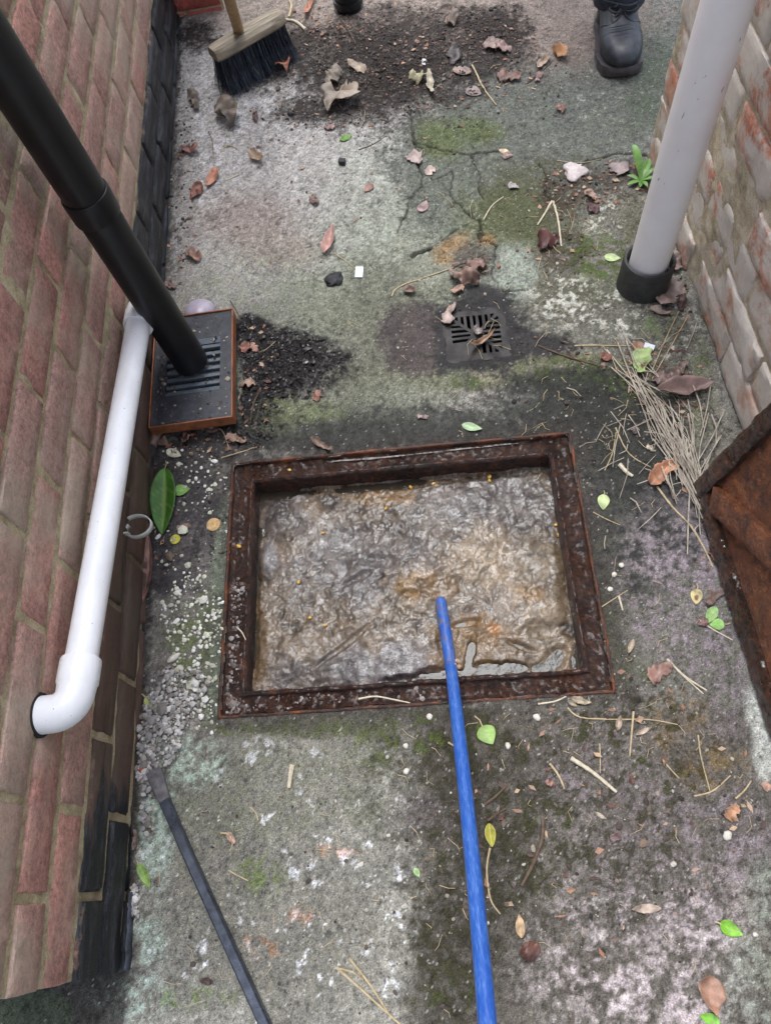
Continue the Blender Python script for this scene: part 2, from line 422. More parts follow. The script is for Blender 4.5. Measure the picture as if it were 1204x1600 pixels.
# keep the ground flush where the iron frames lie
fl = 1 - sstep(.0, .03, dfr); Hh = Hh * (1 - fl) + (-.0015 + .0012 * n_hi) * fl
ga, gb = in_rect(X, Y, GT_C, GT_A)
dg = np.maximum(np.abs(ga), np.abs(gb)) - GT_S / 2
fl = 1 - sstep(.0, .03, dg); Hh = Hh * (1 - fl) + (-.001 + .0015 * n_hi) * fl
def gz(x, y):
    i = int(round((y - gy[0]) / STEP)); j = int(round((x - gx[0]) / STEP))
    if 0 <= i < len(gy) and 0 <= j < len(gx): return float(Hh[i, j])
    return 0.0
def GP(px, py):
    p = G(px, py, 0.0); return Vector((p[0], p[1], gz(p[0], p[1])))

ny, nx = X.shape
idx = np.arange(ny * nx).reshape(ny, nx)
fx_, fy_ = (X[:-1, :-1] + STEP / 2), (Y[:-1, :-1] + STEP / 2)
fa, fb = in_rect(fx_, fy_, FR_C, FR_A); ga, gb = in_rect(fx_, fy_, GT_C, GT_A)
lip = .003 + .0035 * np.clip(n_md[:-1, :-1] + .8 * n_hi[:-1, :-1] + .3, 0, 1.4)
keep = ~((np.abs(fa) < FR_W / 2 - lip) & (np.abs(fb) < FR_D / 2 - lip))
keep &= ~((np.abs(ga) < GT_S / 2 - .004) & (np.abs(gb) < GT_S / 2 - .004))
keep &= ~((fx_ > .66) & (fy_ < 1.33)) & ~((fx_ < -.545) & (fy_ > -.03))
Fq = np.stack([idx[:-1, :-1], idx[:-1, 1:], idx[1:, 1:], idx[1:, :-1]], -1)[keep]
used = np.zeros(ny * nx, bool); used[Fq.ravel()] = True
remap = np.cumsum(used) - 1
me = np_mesh('ground', np.stack([X.ravel(), Y.ravel(), Hh.ravel()], 1)[used], remap[Fq])
add_color(me, Cc.reshape(-1, 3)[used]); add_float(me, Wet.ravel()[used], 'wet'); add_float(me, Rg.ravel()[used], 'rg')

def ground_mat():
    m, t, b_ = new_mat('worn concrete, moss and soil'); p = pos(t)
    col = nd(t, 'ShaderNodeAttribute', attribute_name='Col').outputs['Color']
    wet = nd(t, 'ShaderNodeAttribute', attribute_name='wet').outputs['Fac']
    rg = nd(t, 'ShaderNodeAttribute', attribute_name='rg').outputs['Fac']
    n1 = noise(t, 420, 3, .7, p); n2 = noise(t, 900, 2, .6, p); n3 = noise(t, 130, 4, .7, p)
    g1 = ramp(t, n1, [(.36, .60), (.47, .92), (.56, 1.06), (.68, 1.5)]); g2 = ramp(t, n2, [(.38, .66), (.5, 1.0), (.62, 1.4)])
    v = mth(t, 'MULTIPLY', g1, g2)
    col = mix(t, 1.0, col, nd(t, 'ShaderNodeCombineColor', {0: v, 1: v, 2: v}).outputs[0], 'MULTIPLY')
    setb(t, b_, Base_Color=col)
    ro = nd(t, 'ShaderNodeMapRange', {'Value': mth(t, 'ADD', wet, mth(t, 'MULTIPLY', mth(t, 'SUBTRACT', n3, .5), .8)), 'From Min': 0.0, 'From Max': .8, 'To Min': .88, 'To Max': .28}).outputs[0]
    setb(t, b_, Roughness=ro)
    b_.inputs['Specular IOR Level'].default_value = .22
    hh = mth(t, 'ADD', mth(t, 'MULTIPLY', n1, mth(t, 'ADD', mth(t, 'MULTIPLY', rg, 1.2), .35)), mth(t, 'MULTIPLY', n2, .35))
    setb(t, b_, Normal=bump(t, hh, .55, .0022))
    return m
M_GROUND = ground_mat()
tag(ob('ground', me, M_GROUND), 'worn mossy concrete floor of the narrow alley', None, kind='structure')
# the rest of the yard, one sheet to the horizon with an opening for the detailed part
mb = MB(); x0, x1, y0, y1 = -.795, 1.25, -.355, 2.45; B = 60
for lo, hi in (((-B, -B), (B, y0)), ((-B, y1), (B, B)), ((-B, y0), (x0, y1)), ((x1, y0), (B, y1)), ((.655, y0), (x1, 1.335))):
    mb.add([(lo[0], lo[1], -.004), (hi[0], lo[1], -.004), (hi[0], hi[1], -.004), (lo[0], hi[1], -.004)], [(0, 1, 2, 3)])
M_YARD = simple_mat('yard concrete', rgba(92, 96, 82), rgba(124, 128, 112), 9, .85, 300, .5, .003)
tag(mb.build('yard_ground', M_YARD, smooth=False), 'plain concrete yard beyond the alley', None, kind='structure')
# ================================================================== WALLS
def brick_mesh(name, L, H, D, seed, rough, rnd, nx_=12, nz_=6, erode=0.0):
    """local: X along the wall, Y outward (face near y=0), Z up from the brick's underside"""
    rs = np.random.default_rng(seed)
    xs = np.linspace(-L / 2, L / 2, nx_ + 1); zs = np.linspace(0, H, nz_ + 1)
    xs[1] = xs[0] + rnd; xs[-2] = xs[-1] - rnd; zs[1] = rnd; zs[-2] = H - rnd
    A, Bz = np.meshgrid(xs, zs)
    nn = fbm(A, Bz, 14, 3, seed % 50) * rough + fbm(A, Bz, 45, 2, seed % 31 + 3) * rough * .5
    edge = np.minimum(np.minimum(A + L / 2, L / 2 - A), np.minimum(Bz, H - Bz))
    yo = nn - rnd * (1 - sstep(0, rnd * 1.2, edge))
    if erode:
        e = sstep(.1, .7, fbm(A, Bz, 9, 2, seed % 77 + 11)); yo = yo - erode * e
        chip = np.clip(fbm(A, Bz, 30, 2, seed % 23), 0, 1); yo = yo - erode * .8 * chip * (1 - sstep(0, .014, edge))
    jx = (rs.random(A.shape) - .5) * rnd * .6; jz = (rs.random(A.shape) - .5) * rnd * .6
    wob = .0012 + erode * .25
    A2 = A + np.where((A == xs[0]) | (A == xs[-1]), fbm(A * 0 + seed, Bz, 40, 2, 5) * wob, jx)
    B2 = Bz + np.where((Bz == 0) | (Bz == H), fbm(A, Bz * 0 + seed, 25, 2, 7) * wob, jz)
    V = np.stack([A2.ravel(), yo.ravel(), B2.ravel()], 1)
    n1 = nx_ + 1; F = []
    for j in range(nz_):
        for i in range(nx_):
            a = j * n1 + i; F.append((a, a + n1, a + n1 + 1, a + 1))
    ring = [i for i in range(n1)] + [j * n1 + nx_ for j in range(1, nz_ + 1)] + [nz_ * n1 + i for i in range(nx_ - 1, -1, -1)] + [j * n1 for j in range(nz_ - 1, 0, -1)]
    back = V[ring].copy(); back[:, 1] = -D
    o = len(V); V = np.concatenate([V, back])
    for q in range(len(ring)):
        q2 = (q + 1) % len(ring); F.append((ring[q], ring[q2], o + q2, o + q))
    me = np_mesh(name, V, np.array(F)); me.set_sharp_from_angle(angle=math.radians(50))
    return me

def brick_mat(name, cols, dirt, dirt_amt, crust=None, paint=False, bs=.6, grain=120, mott=.5):
    m, t, b_ = new_mat(name); p = pos(t)
    rnd = nd(t, 'ShaderNodeObjectInfo').outputs['Random']
    base = ramp(t, rnd, [(i / (len(cols) - 1), c) for i, c in enumerate(cols)])
    pl = stretch(t, p, 1, .8, 1)
    n1 = noise(t, 22, 5, .65, pl); n2 = noise(t, grain, 4, .7, pl); n3 = noise(t, 7, 4, .6, p)
    base = mix(t, mott, base, ramp(t, n1, [(.28, (.42, .40, .40, 1)), (.5, (.9, .9, .9, 1)), (.72, (1.45, 1.38, 1.3, 1))]), 'MULTIPLY')
    base = mix(t, .8, base, ramp(t, n2, [(.32, (.5, .5, .5, 1)), (.5, (1, 1, 1, 1)), (.68, (1.45, 1.42, 1.4, 1))]), 'MULTIPLY')
    n5 = noise(t, 480, 3, .7, p)
    base = mix(t, .6, base, ramp(t, n5, [(.30, (.4, .38, .36, 1)), (.45, (1, 1, 1, 1)), (.7, (1.3, 1.3, 1.3, 1))]), 'MULTIPLY')
    base = mix(t, mth(t, 'MULTIPLY', ramp(t, n3, [(.42, 0.0), (.66, 1.0)]), dirt_amt), base, dirt)
    if crust is not None:
        n4 = noise(t, 11, 6, .7, pl, .4)
        base = mix(t, mth(t, 'MULTIPLY', ramp(t, n4, [(.50, 1.0), (.60, 0.0)]), crust[1]), base,
                   mix(t, noise(t, 90, 4, .7, p), crust[0], crust[2]))
    rough = .8
    if paint:   # bitumen on the foot of the wall: kept at both ends, worn off in between
        sp = nd(t, 'ShaderNodeSeparateXYZ', {0: p}); y_, z_ = sp.outputs[1], sp.outputs[2]
        wob = mth(t, 'MULTIPLY', mth(t, 'SUBTRACT', n1, .5), .05)
        foot = nd(t, 'ShaderNodeMapRange', {'Value': mth(t, 'ADD', z_, wob), 'From Min': .158, 'From Max': .168, 'To Min': 1.0, 'To Max': 0.0}).outputs[0]
        far = nd(t, 'ShaderNodeMapRange', {'Value': y_, 'From Min': .95, 'From Max': 1.3}).outputs[0]
        near = nd(t, 'ShaderNodeMapRange', {'Value': y_, 'From Min': .22, 'From Max': .02}).outputs[0]
        both = mth(t, 'MAXIMUM', far, near)
        ps = stretch(t, p, 1, .18, 1)
        worn = noise(t, 30, 5, .65, ps, .3)
        k1 = mth(t, 'ADD', mth(t, 'MULTIPLY', both, .42), worn)
        mask = nd(t, 'ShaderNodeMapRange', {'Value': k1, 'From Min': .56, 'From Max': .66}).outputs[0]
        mask = mth(t, 'MULTIPLY', mask, foot)
        damp = mix(t, noise(t, 55, 5, .7, ps), rgba(34, 27, 22), rgba(82, 66, 52))
        base = mix(t, mth(t, 'MULTIPLY', foot, .85), base, damp)
        blk = mix(t, ramp(t, noise(t, 60, 5, .75, ps), [(.5, 0.0), (.75, 1.0)]), rgba(26, 27, 30), rgba(92, 94, 100))
        base = mix(t, mask, base, blk)
        setb(t, b_, Roughness=nd(t, 'ShaderNodeMapRange', {'Value': mth(t, 'MAXIMUM', mask, mth(t, 'MULTIPLY', foot, .6)), 'To Min': .8, 'To Max': .45}).outputs[0])
    else:
        setb(t, b_, Roughness=.82)
    setb(t, b_, Base_Color=base)
    b_.inputs['Specular IOR Level'].default_value = .35
    h = mth(t, 'ADD', n2, mth(t, 'MULTIPLY', n5, .9))
    setb(t, b_, Normal=bump(t, h, bs, .0018))
    return m
def mortar_mat(name, c1, c2, c3, foot=False):
    m, t, b_ = new_mat(name); p = pos(t)
    c = ramp(t, noise(t, 30, 6, .7, p), [(.3, c1), (.5, c2), (.7, c3)])
    c = mix(t, .6, c, ramp(t, noise(t, 380, 3, .7, p), [(.3, (.5, .5, .5, 1)), (.7, (1.4, 1.4, 1.4, 1))]), 'MULTIPLY')
    if foot:
        sp = nd(t, 'ShaderNodeSeparateXYZ', {0: p}); nn = noise(t, 40, 4, .6, p)
        f1 = nd(t, 'ShaderNodeMapRange', {'Value': mth(t, 'ADD', sp.outputs[2], mth(t, 'MULTIPLY', nn, .02)), 'From Min': .164, 'From Max': .176, 'To Min': 1.0, 'To Max': 0.0}).outputs[0]
        f2 = nd(t, 'ShaderNodeMapRange', {'Value': sp.outputs[1], 'From Min': .85, 'From Max': 1.25, 'To Min': .15, 'To Max': .92}).outputs[0]
        f3 = nd(t, 'ShaderNodeMapRange', {'Value': sp.outputs[1], 'From Min': .3, 'From Max': .5, 'To Min': .0, 'To Max': .7}).outputs[0]
        c = mix(t, mth(t, 'MULTIPLY', f1, mth(t, 'MAXIMUM', f2, f3)), c, mix(t, f2, rgba(52, 42, 34), rgba(40, 41, 44)))
    setb(t, b_, Base_Color=c, Roughness=.92, Normal=bump(t, noise(t, 260, 4, .7, p), .8, .003))
    return m
M_BRL = brick_mat('left wall brick', [rgba(170, 124, 112), rgba(178, 136, 124), rgba(164, 132, 121), rgba(180, 132, 119), rgba(172, 142, 129), rgba(166, 118, 107)], rgba(178, 168, 148), .6, paint=True, bs=1.0, grain=170, mott=.38)
M_MOL = mortar_mat('left wall mortar', rgba(128, 115, 88), rgba(178, 163, 130), rgba(200, 188, 158), True)
M_BRR = brick_mat('old spalled brick', [rgba(198, 124, 90), rgba(186, 132, 110), rgba(206, 152, 122), rgba(178, 146, 130), rgba(196, 114, 82)], rgba(194, 180, 164), .6, crust=(rgba(226, 220, 212), .95, rgba(186, 174, 160)), bs=1.0, grain=70)
M_MOR = mortar_mat('old lime mortar', rgba(140, 126, 104), rgba(192, 177, 150), rgba(214, 204, 186))

def mortar_sheet(name, y0, y1, z0, z1, X_, sgn, depth, amp, m, parent, step=.006, axis='y'):
    a = np.arange(y0, y1 + step, step); z = np.arange(z0, z1 + step, step)
    A, Z = np.meshgrid(a, z)
    d = depth + amp * fbm(A, Z, 30, 4, 3) + amp * .6 * fbm(A, Z, 6, 2, 8)
    off = X_ - sgn * np.maximum(d, .0006)
    V = np.stack([off.ravel(), A.ravel(), Z.ravel()], 1) if axis == 'y' else np.stack([A.ravel(), off.ravel(), Z.ravel()], 1)
    nyy, nxx = A.shape; ii = np.arange(nyy * nxx).reshape(nyy, nxx)
    F = np.stack([ii[:-1, :-1], ii[:-1, 1:], ii[1:, 1:], ii[1:, :-1]], -1).reshape(-1, 4)
    if (sgn < 0) == (axis == 'y'): F = F[:, ::-1]
    return ob(name, np_mesh(name, V, F), m, parent)

PITCH, BL = .075, .2135
lw = empty('brick_wall', (XL, 1.1, 0)); tag(lw, 'brown red brick wall with black painted foot, behind the white pipe', 'wall')
mortar_sheet('mortar', -.063, YB + .02, -.06, .99, XL, 1, .0030, .0022, M_MOL, lw).location = -lw.location
varL = [brick_mesh('brick', .216, .066, .09, 100 + i, .0010, .0026) for i in range(10)]
varH = [brick_mesh('brick', .104, .066, .09, 200 + i, .0010, .0026, 7, 6) for i in range(4)]
varLw = [brick_mesh('brick', .216, .066, .09, 130 + i, .0016, .005, erode=.002) for i in range(5)]
rb = random.Random(5)
Y_END = -.064
def lay(parent, courses, y_lo, y_hi, zoff, pitch, bl, offs, place, variants, halves, long_, gap):
    for c in courses:
        z = zoff + c * pitch
        y = y_lo - bl * offs(c)
        while y < y_hi - .03:
            a, b2 = max(y, y_lo), min(y + bl, y_hi)
            if b2 - a > .04: place(parent, c, a, b2 - gap if b2 < y_hi else b2, z, variants, halves, long_)
            y += bl
def place_left(parent, c, a, b2, z, variants, halves, long_):
    ln = b2 - a
    me = rb.choice(varLw if c < 2 else variants) if ln > .16 else rb.choice(halves)
    o = ob('brick', me, M_BRL, parent)
    nom = .216 if ln > .16 else .104
    prot = rb.uniform(-.0012, .0016) + (.004 if c < 2 else 0)
    o.location = Vector((XL + prot, (a + b2) / 2, z + rb.uniform(-.001, .001))) - parent.location
    o.rotation_euler = (rb.uniform(-.006, .006), rb.uniform(-.004, .004), -math.pi / 2)
    o.scale = (ln / nom, 1, .965)
# joints read off the photograph: beds every 75 mm from z = 0.0165
def offL(c): return (.515 if c % 2 else .016)
lay(lw, range(-1, 13), Y_END, YB, .0165 + .0045, PITCH, BL, offL, place_left, varL, varH, .216, .0115)

def far_courses(name, parent, courses, y_lo, y_hi, zoff, pitch, bl, offs, face, m, h, gap, flip):
    """the courses above the picture: same bricks, joined, on their own mortar bed"""
    mb = MB()
    for c in courses:
        z = zoff + c * pitch; y = y_lo - bl * offs(c)
        while y < y_hi - .03:
            a, b2 = max(y, y_lo), min(y + bl, y_hi) - gap
            if b2 - a > .03: mb.box((min(face, face + flip * .09), a, z), (max(face, face + flip * .09), b2, z + h))
            y += bl
    o = mb.build(name, m, parent, smooth=False); o.location = -parent.location; o['kind'] = 'stuff'
    mb = MB(); z0 = zoff + courses[0] * pitch; z1 = zoff + (courses[-1] + 1) * pitch
    mb.box((min(face + flip * .005, face + flip * .1), y_lo + .001, z0 - .012), (max(face + flip * .005, face + flip * .1), y_hi - .001, z1))
    return mb
mb = far_courses('upper_bricks', lw, range(13, 18), Y_END, YB, .021, PITCH, BL, offL, XL, M_BRL, .066, .009, -1)  # unseen wall top, kept low so more light gets into the alley
mb.box((XL - .11, Y_END + .001, -.06), (XL - .02, YB, .985))
o = mb.build('upper_mortar', M_MOL, lw, smooth=False); o.location = -lw.location
# end return of the left wall beyond the picture (keeps the corner solid)
mb = MB(); mb.box((XL - .215, Y_END, -.05), (XL - .112, YB, 1.38))
o = mb.build('wall_core', M_BRL, lw, smooth=False); o.location = -lw.location
# black felt strip hanging at the near foot of the wall
mb = MB()
P0 = [GP(199, 1395 + i * 12) for i in range(11)]
V = []
for i, p in enumerate(P0):
    w = .002 * math.sin(i * 1.7); V += [(XL + .0080 + w * .2, p.y, .020 + .0015 * math.sin(i * 2.1)), (XL + .010 + w * .2, p.y, -.004)]
mb.add(V, [(2 * i, 2 * i + 1, 2 * i + 3, 2 * i + 2) for i in range(10)])
M_FELT = simple_mat('black damp felt', rgba(24, 25, 28), rgba(74, 80, 92), 90, .5, 200, .5, .002)
o = mb.build('damp_proof_strip', M_FELT, lw); o.location = -lw.location
md = o.modifiers.new('s', 'SOLIDIFY'); md.thickness = .0015

# ---- old garden wall on the right
rw = empty('old_brick_wall', (XR, .6, 0)); tag(rw, 'old spalled brick wall with pale crusted orange bricks behind the grey pipe', 'wall')
Y0R, Y1R = -.75, 1.437
RP = .0785
mortar_sheet('mortar', Y0R, Y1R - .01, -.06, .80, XR, -1, .0048, .0026, M_MOR, rw, .005).location = -rw.location
varR = [brick_mesh('brick', .23, .067, .10, 300 + i, .0012, .0025, 22, 9, erode=.0028) for i in range(14)]
varRs = [brick_mesh('brick', .23, .067, .10, 340 + i, .0025, .003, 22, 9, erode=.010) for i in range(5)]
varRh = [brick_mesh('brick', .11, .067, .10, 360 + i, .0012, .0025, 12, 9, erode=.003) for i in range(5)]
heads = {0: .852, 1: .750, 2: .865, 3: .93, 4: .86, 5: .94, 6: .84, 7: .93, 8: .86, 9: .95}
offR = lambda c: ((heads.get(c, .86 if c % 2 else .95) - Y0R) / .24) % 1 and 1 - ((heads.get(c, .86 if c % 2 else .95) - Y0R) / .24) % 1
def place_right(parent, c, a, b2, z, variants, halves, long_):
    ln = b2 - a
    if ln > .15: me, nom = (rb.choice(varRs) if rb.random() < .2 else rb.choice(variants)), .23
    else: me, nom = rb.choice(halves), .11
    o = ob('brick', me, M_BRR, parent)
    o.location = Vector((XR + rb.uniform(-.003, .005), (a + b2) / 2 + rb.uniform(-.003, .003), z + rb.uniform(-.002, .002))) - parent.location
    o.rotation_euler = (rb.uniform(-.02, .02), rb.uniform(-.006, .006), math.pi / 2)
    o.scale = (ln / nom * 1.0, 1, rb.uniform(1.03, 1.10))
lay(rw, range(0, 10), Y0R, Y1R, .004, RP, .24, offR, place_right, varR, varRh, .23, .0075)
mb = far_courses('upper_bricks', rw, range(10, 17), Y0R, Y1R, .004, RP, .24, lambda c: .5 * (c % 2), XR, M_BRR, .067, .011, 1)  # unseen top courses end low, letting sky light reach the left wall
mb.box((XR + .022, Y0R, -.06), (XR + .11, Y1R - .012, .79))
o = mb.build('upper_mortar', M_MOR, rw, smooth=False); o.location = -rw.location
mb = MB(); mb.box((XR + .112, Y0R, -.05), (XR + .215, Y1R - .006, 1.35))
o = mb.build('wall_core', M_BRR, rw, smooth=False); o.location = -rw.location

# ---- end wall at the far left
bw = empty('end_brick_wall', (-.46, YB, 0)); tag(bw, 'short piece of red painted brick wall at the far left corner behind the broom', 'wall')
M_BRB = brick_mat('red painted brick', [rgba(168, 84, 72), rgba(180, 96, 82), rgba(158, 78, 68)], rgba(150, 120, 108), .5)
XB0, XB1 = XL - .2, G(352, 16)[0]
varB = [brick_mesh('brick', .216, .066, .09, 400 + i, .0014, .003) for i in range(4)]
varBh = [brick_mesh('brick', .104, .066, .09, 420 + i, .0014, .003, 7, 6) for i in range(3)]
mb = MB(); mb.box((XB0, YB + .006, -.05), (XB1 - .001, YB + .2, 2.4))
o = mb.build('mortar', M_MOR, bw, smooth=False); o.location = -bw.location
for c in range(-1, 12):
    x = XB1 - (.11 if c % 2 else .225)
    x_hi = XB1
    while x_hi > XB0 + .02:
        o = ob('brick', rb.choice(varB if x_hi - x > .16 else varBh), M_BRB, bw)
        o.location = Vector(((x + x_hi) / 2 - .004, YB + rb.uniform(-.001, .001), .0165 + c * PITCH)) - bw.location
        o.rotation_euler = (0, 0, math.pi); o.scale = ((x_hi - x - .009) / (.216 if x_hi - x > .16 else .104), 1, 1)
        x_hi = x; x = x_hi - .225
mb = MB()
for c in range(12, 31): mb.box((XB0, YB + .001, .0165 + c * PITCH), (XB1, YB + .02, .0165 + c * PITCH + .066))
o = mb.build('upper_bricks', M_BRB, bw, smooth=False); o.location = -bw.location; o['kind'] = 'stuff'
# ================================================================== MANHOLE
ca, sa = math.cos(FR_A), math.sin(FR_A)
def fr(a, b2, z=0.0): return Vector((FR_C[0] + a * ca - b2 * sa, FR_C[1] + a * sa + b2 * ca, z))
def rust_mat(name, cols, wet=.35, bs=.9, scale=45, coat=.5):
    m, t, b_ = new_mat(name); p = pos(t)
    n1 = noise(t, scale, 6, .7, p, .3); n2 = noise(t, scale * 5, 5, .7, p); n3 = noise(t, 14, 4, .6, p)
    c = ramp(t, mth(t, 'ADD', mth(t, 'MULTIPLY', n1, .7), mth(t, 'MULTIPLY', noise(t, 16, 4, .65, p), .3)), [(.36, cols[0]), (.46, cols[1]), (.55, cols[2]), (.66, cols[3])])
    c = mix(t, .7, c, ramp(t, n2, [(.3, (.45, .45, .45, 1)), (.7, (1.5, 1.45, 1.4, 1))]), 'MULTIPLY')
    setb(t, b_, Base_Color=c, Metallic=.0, Coat_Weight=mth(t, 'MULTIPLY', ramp(t, noise(t, 120, 3, .6, p), [(.45, 0.0), (.62, 1.0)]), coat), Coat_Roughness=.12)
    setb(t, b_, Roughness=ramp(t, n3, [(.35, wet * .45), (.62, wet + .3)]))
    h = mth(t, 'ADD', mth(t, 'MULTIPLY', n1, 1.2), n2)
    setb(t, b_, Normal=bump(t, h, bs, .004))
    return m
M_RUSTD = rust_mat('dark wet rust', [rgba(30, 20, 17), rgba(54, 35, 28), rgba(80, 49, 36), rgba(140, 80, 46)], .5, 1.8, 70, .4)
M_RUSTL = rust_mat('ledge rust and slime', [rgba(34, 24, 20), rgba(58, 39, 31), rgba(84, 55, 42), rgba(122, 76, 49)], .55, 1.5, 110, .22)
M_RUSTO = rust_mat('orange brown rust', [rgba(34, 24, 20), rgba(58, 36, 27), rgba(98, 54, 30), rgba(150, 82, 40)], .45, 1.2, 20, .1)
mf = empty('manhole_surround', fr(0, 0, 0)); tag(mf, 'rectangular rusty manhole frame set in the concrete round the sludge', 'manhole frame')
def sweep(name, prof, m, rough, nseg=(170, 130)):
    """closed rectangular sweep; prof = (inset, z)"""
    pr = []
    for (d0, z0), (d1, z1) in zip(prof[:-1], prof[1:]):
        k_ = max(1, int(math.hypot(d1 - d0, z1 - z0) / .004))
        pr += [(d0 + (d1 - d0) * i / k_, z0 + (z1 - z0) * i / k_) for i in range(k_)]
    pr.append(prof[-1])
    ring = []
    for s in range(4):
        n_ = nseg[s % 2]
        for i in range(n_):
            t_ = i / n_
            ring.append(((t_ * 2 - 1, -1), (1, t_ * 2 - 1), (1 - 2 * t_, 1), (-1, 1 - 2 * t_))[s])
    V = []
    for (sx, sy) in ring:
        for d, z in pr: V.append((sx * (FR_W / 2 - d), sy * (FR_D / 2 - d), z))
    V = np.array(V)
    n1 = fbm(V[:, 0] + V[:, 2] * .7, V[:, 1] - V[:, 2] * .9, 70, 4, 4, .6); n2 = fbm(V[:, 0] - V[:, 2], V[:, 1] + V[:, 2], 22, 3, 14)
    V[:, 2] += rough * n1 * .8 + rough * n2 * .5
    dirs = np.array(ring).repeat(len(pr), 0)
    V[:, 0] += rough * .6 * n2 * np.where(np.abs(dirs[:, 0]) >= .999, 1, 0) * -np.sign(dirs[:, 0])
    V[:, 1] += rough * .6 * n1 * np.where(np.abs(dirs[:, 1]) >= .999, 1, 0) * -np.sign(dirs[:, 1])
    R_, K = len(ring), len(pr); ii = np.arange(R_ * K).reshape(R_, K); nx2 = np.roll(ii, -1, 0)
    F = np.stack([ii[:, :-1], nx2[:, :-1], nx2[:, 1:], ii[:, 1:]], -1).reshape(-1, 4)
    o = ob(name, np_mesh(name, V, F), m, mf); o.rotation_euler.z = FR_A
    return o
sweep('outer_rim', [(-.001, -.04), (0, .0002), (.0042, .0006), (.0062, -.012)], M_RUSTO, .0022)
sweep('ledge', [(.0060, -.0085), (.012, -.0115), (.034, -.0115), (.037, -.009)], M_RUSTL, .0042)
sweep('inner_lip', [(.0355, -.014), (.0365, -.004), (.0415, -.0035), (.0445, -.009), (.0450, -.030)], M_RUSTD, .0026)
sweep('inner_wall', [(.0445, -.026), (.0455, -.09), (.046, -.25)], M_RUSTD, .0022)
# ---- sludge
SZ = -.050
st = .0022
a_ = np.arange(-(FR_W / 2 - .043), FR_W / 2 - .043, st); b_2 = np.arange(-(FR_D / 2 - .043), FR_D / 2 - .043, st)
A, Bm = np.meshgrid(a_, b_2)
Wx = FR_C[0] + A * ca - Bm * sa; Wy = FR_C[1] + A * sa + Bm * ca
Q = CB.T @ np.stack([Wx.ravel(), Wy.ravel(), np.full(Wx.size, SZ - CAM_H)], 0)
Us = (602 + F_PX * Q[0] / Q[2]).reshape(A.shape); Vs = (800 + F_PX * Q[1] / Q[2]).reshape(A.shape)
w1 = fbm(Wx, Wy, 20, 4, 2, .55); w2 = fbm(Wx, Wy, 34, 4, 6, .55)
lump = fbm(Wx, Wy, 13, 4, 40, .5); w3 = fbm(Wx, Wy, 75, 3, 52, .6)
wr = 1 - np.abs(fbm(Wx + .016 * w1, Wy + .016 * w2, 52, 3, 44, .5))          # crumpled wet paper ridges
wr2 = 1 - np.abs(fbm(Wx + .010 * w2, Wy - .010 * w1, 110, 3, 48, .5))
def sl_ell(cx, cy, rx, ry, ang=0, soft=.4, wp=.35):
    t = math.radians(ang); dx, dy = Us - cx, Vs - cy
    dx, dy = dx * math.cos(t) + dy * math.sin(t), -dx * math.sin(t) + dy * math.cos(t)
    return 1 - sstep(1 - soft, 1 + soft, np.hypot(dx / rx, dy / ry) + wp * w1 + wp * .9 * w3)
wm = .30 + .75 * sstep(-.35, .45, fbm(Wx, Wy, 15, 3, 90))
S = .0066 * lump + .0032 * wm * (wr - .6) + .0012 * wm * (wr2 - .6) + .0007 * fbm(Wx, Wy, 240, 2, 50)
S += .0064
smooth_m = sl_ell(590, 1040, 90, 40, -8)                                       # flat slab of paper, lower left
S = S * (1 - smooth_m) + (.008 + .0012 * w2) * smooth_m
for (cx, cy, rx, ry, h) in ((430, 805, 26, 22, .012), (465, 790, 10, 16, .010), (515, 788, 18, 14, .008), (420, 880, 16, 20, .012), (560, 905, 60, 30, .005), (470, 1010, 60, 40, .006), (700, 800, 120, 40, .005), (850, 880, 50, 40, .006), (640, 890, 60, 30, .006), (800, 960, 80, 40, .005)):
    S += h * sl_ell(cx, cy, rx, ry, 0, .7, .25)
for (cx, cy, rx, ry, ang, dp) in ((762, 1046, 34, 9, -3, .0115), (734, 1024, 6, 26, 12, .0105), (800, 1044, 20, 9, 0, .0105), (700, 1052, 30, 6, 0, .008), (868, 1030, 14, 20, 30, .0080), (900, 1030, 8, 22, 10, .0070), (845, 1045, 16, 6, 0, .0085), (728, 975, 18, 5, -10, .0075), (810, 1010, 24, 4, 20, .0075), (640, 930, 10, 4, 0, .0065), (560, 905, 22, 5, -20, .0060),
                             (650, 1062, 50, 6, -4, .009), (392, 1085, 5, 26, 0, .006), (398, 940, 7, 120, 0, .008), (884, 830, 6, 160, -12, .009), (640, 757, 200, 6, -5, .009), (540, 1010, 60, 4, -38, .004), (430, 790, 44, 40, 20, .006), (850, 985, 30, 12, 0, .008), (600, 880, 26, 10, 10, .006)):
    S -= dp * sl_ell(cx, cy, rx, ry, ang, .5, .4)
bd = np.minimum(FR_W / 2 - .045 - np.abs(A), FR_D / 2 - .045 - np.abs(Bm))
S -= .0022 * (1 - sstep(0, .02 + .012 * w1, bd))
Z = SZ + S
brown = sstep(-.4, .5, fbm(Wx, Wy, 9, 3, 60)); tone = fbm(Wx, Wy, 18, 4, 64, .6)
Cs = lin((108, 98, 88)) * (1 - brown[..., None]) + lin((124, 108, 90)) * brown[..., None]
def sz(c, *e, amt=.8):
    m = np.zeros(A.shape)
    for q in e: m = np.maximum(m, sl_ell(*q))
    m = (m * amt)[..., None]; Cs[:] = Cs * (1 - m) + lin(c) * m
sz((92, 86, 84), (570, 890, 110, 60), (780, 790, 120, 50), (520, 1060, 80, 30), (440, 810, 50, 40))
sz((86, 76, 80), (600, 1045, 80, 38, -8), amt=.85)
sz((150, 134, 112), (840, 900, 60, 60), (760, 880, 60, 50), (640, 920, 40, 30), (860, 970, 40, 60), amt=.7)
sz((136, 104, 62), (660, 920, 50, 20), (830, 930, 20, 12), (740, 1010, 60, 40), (600, 780, 40, 14), amt=.7)
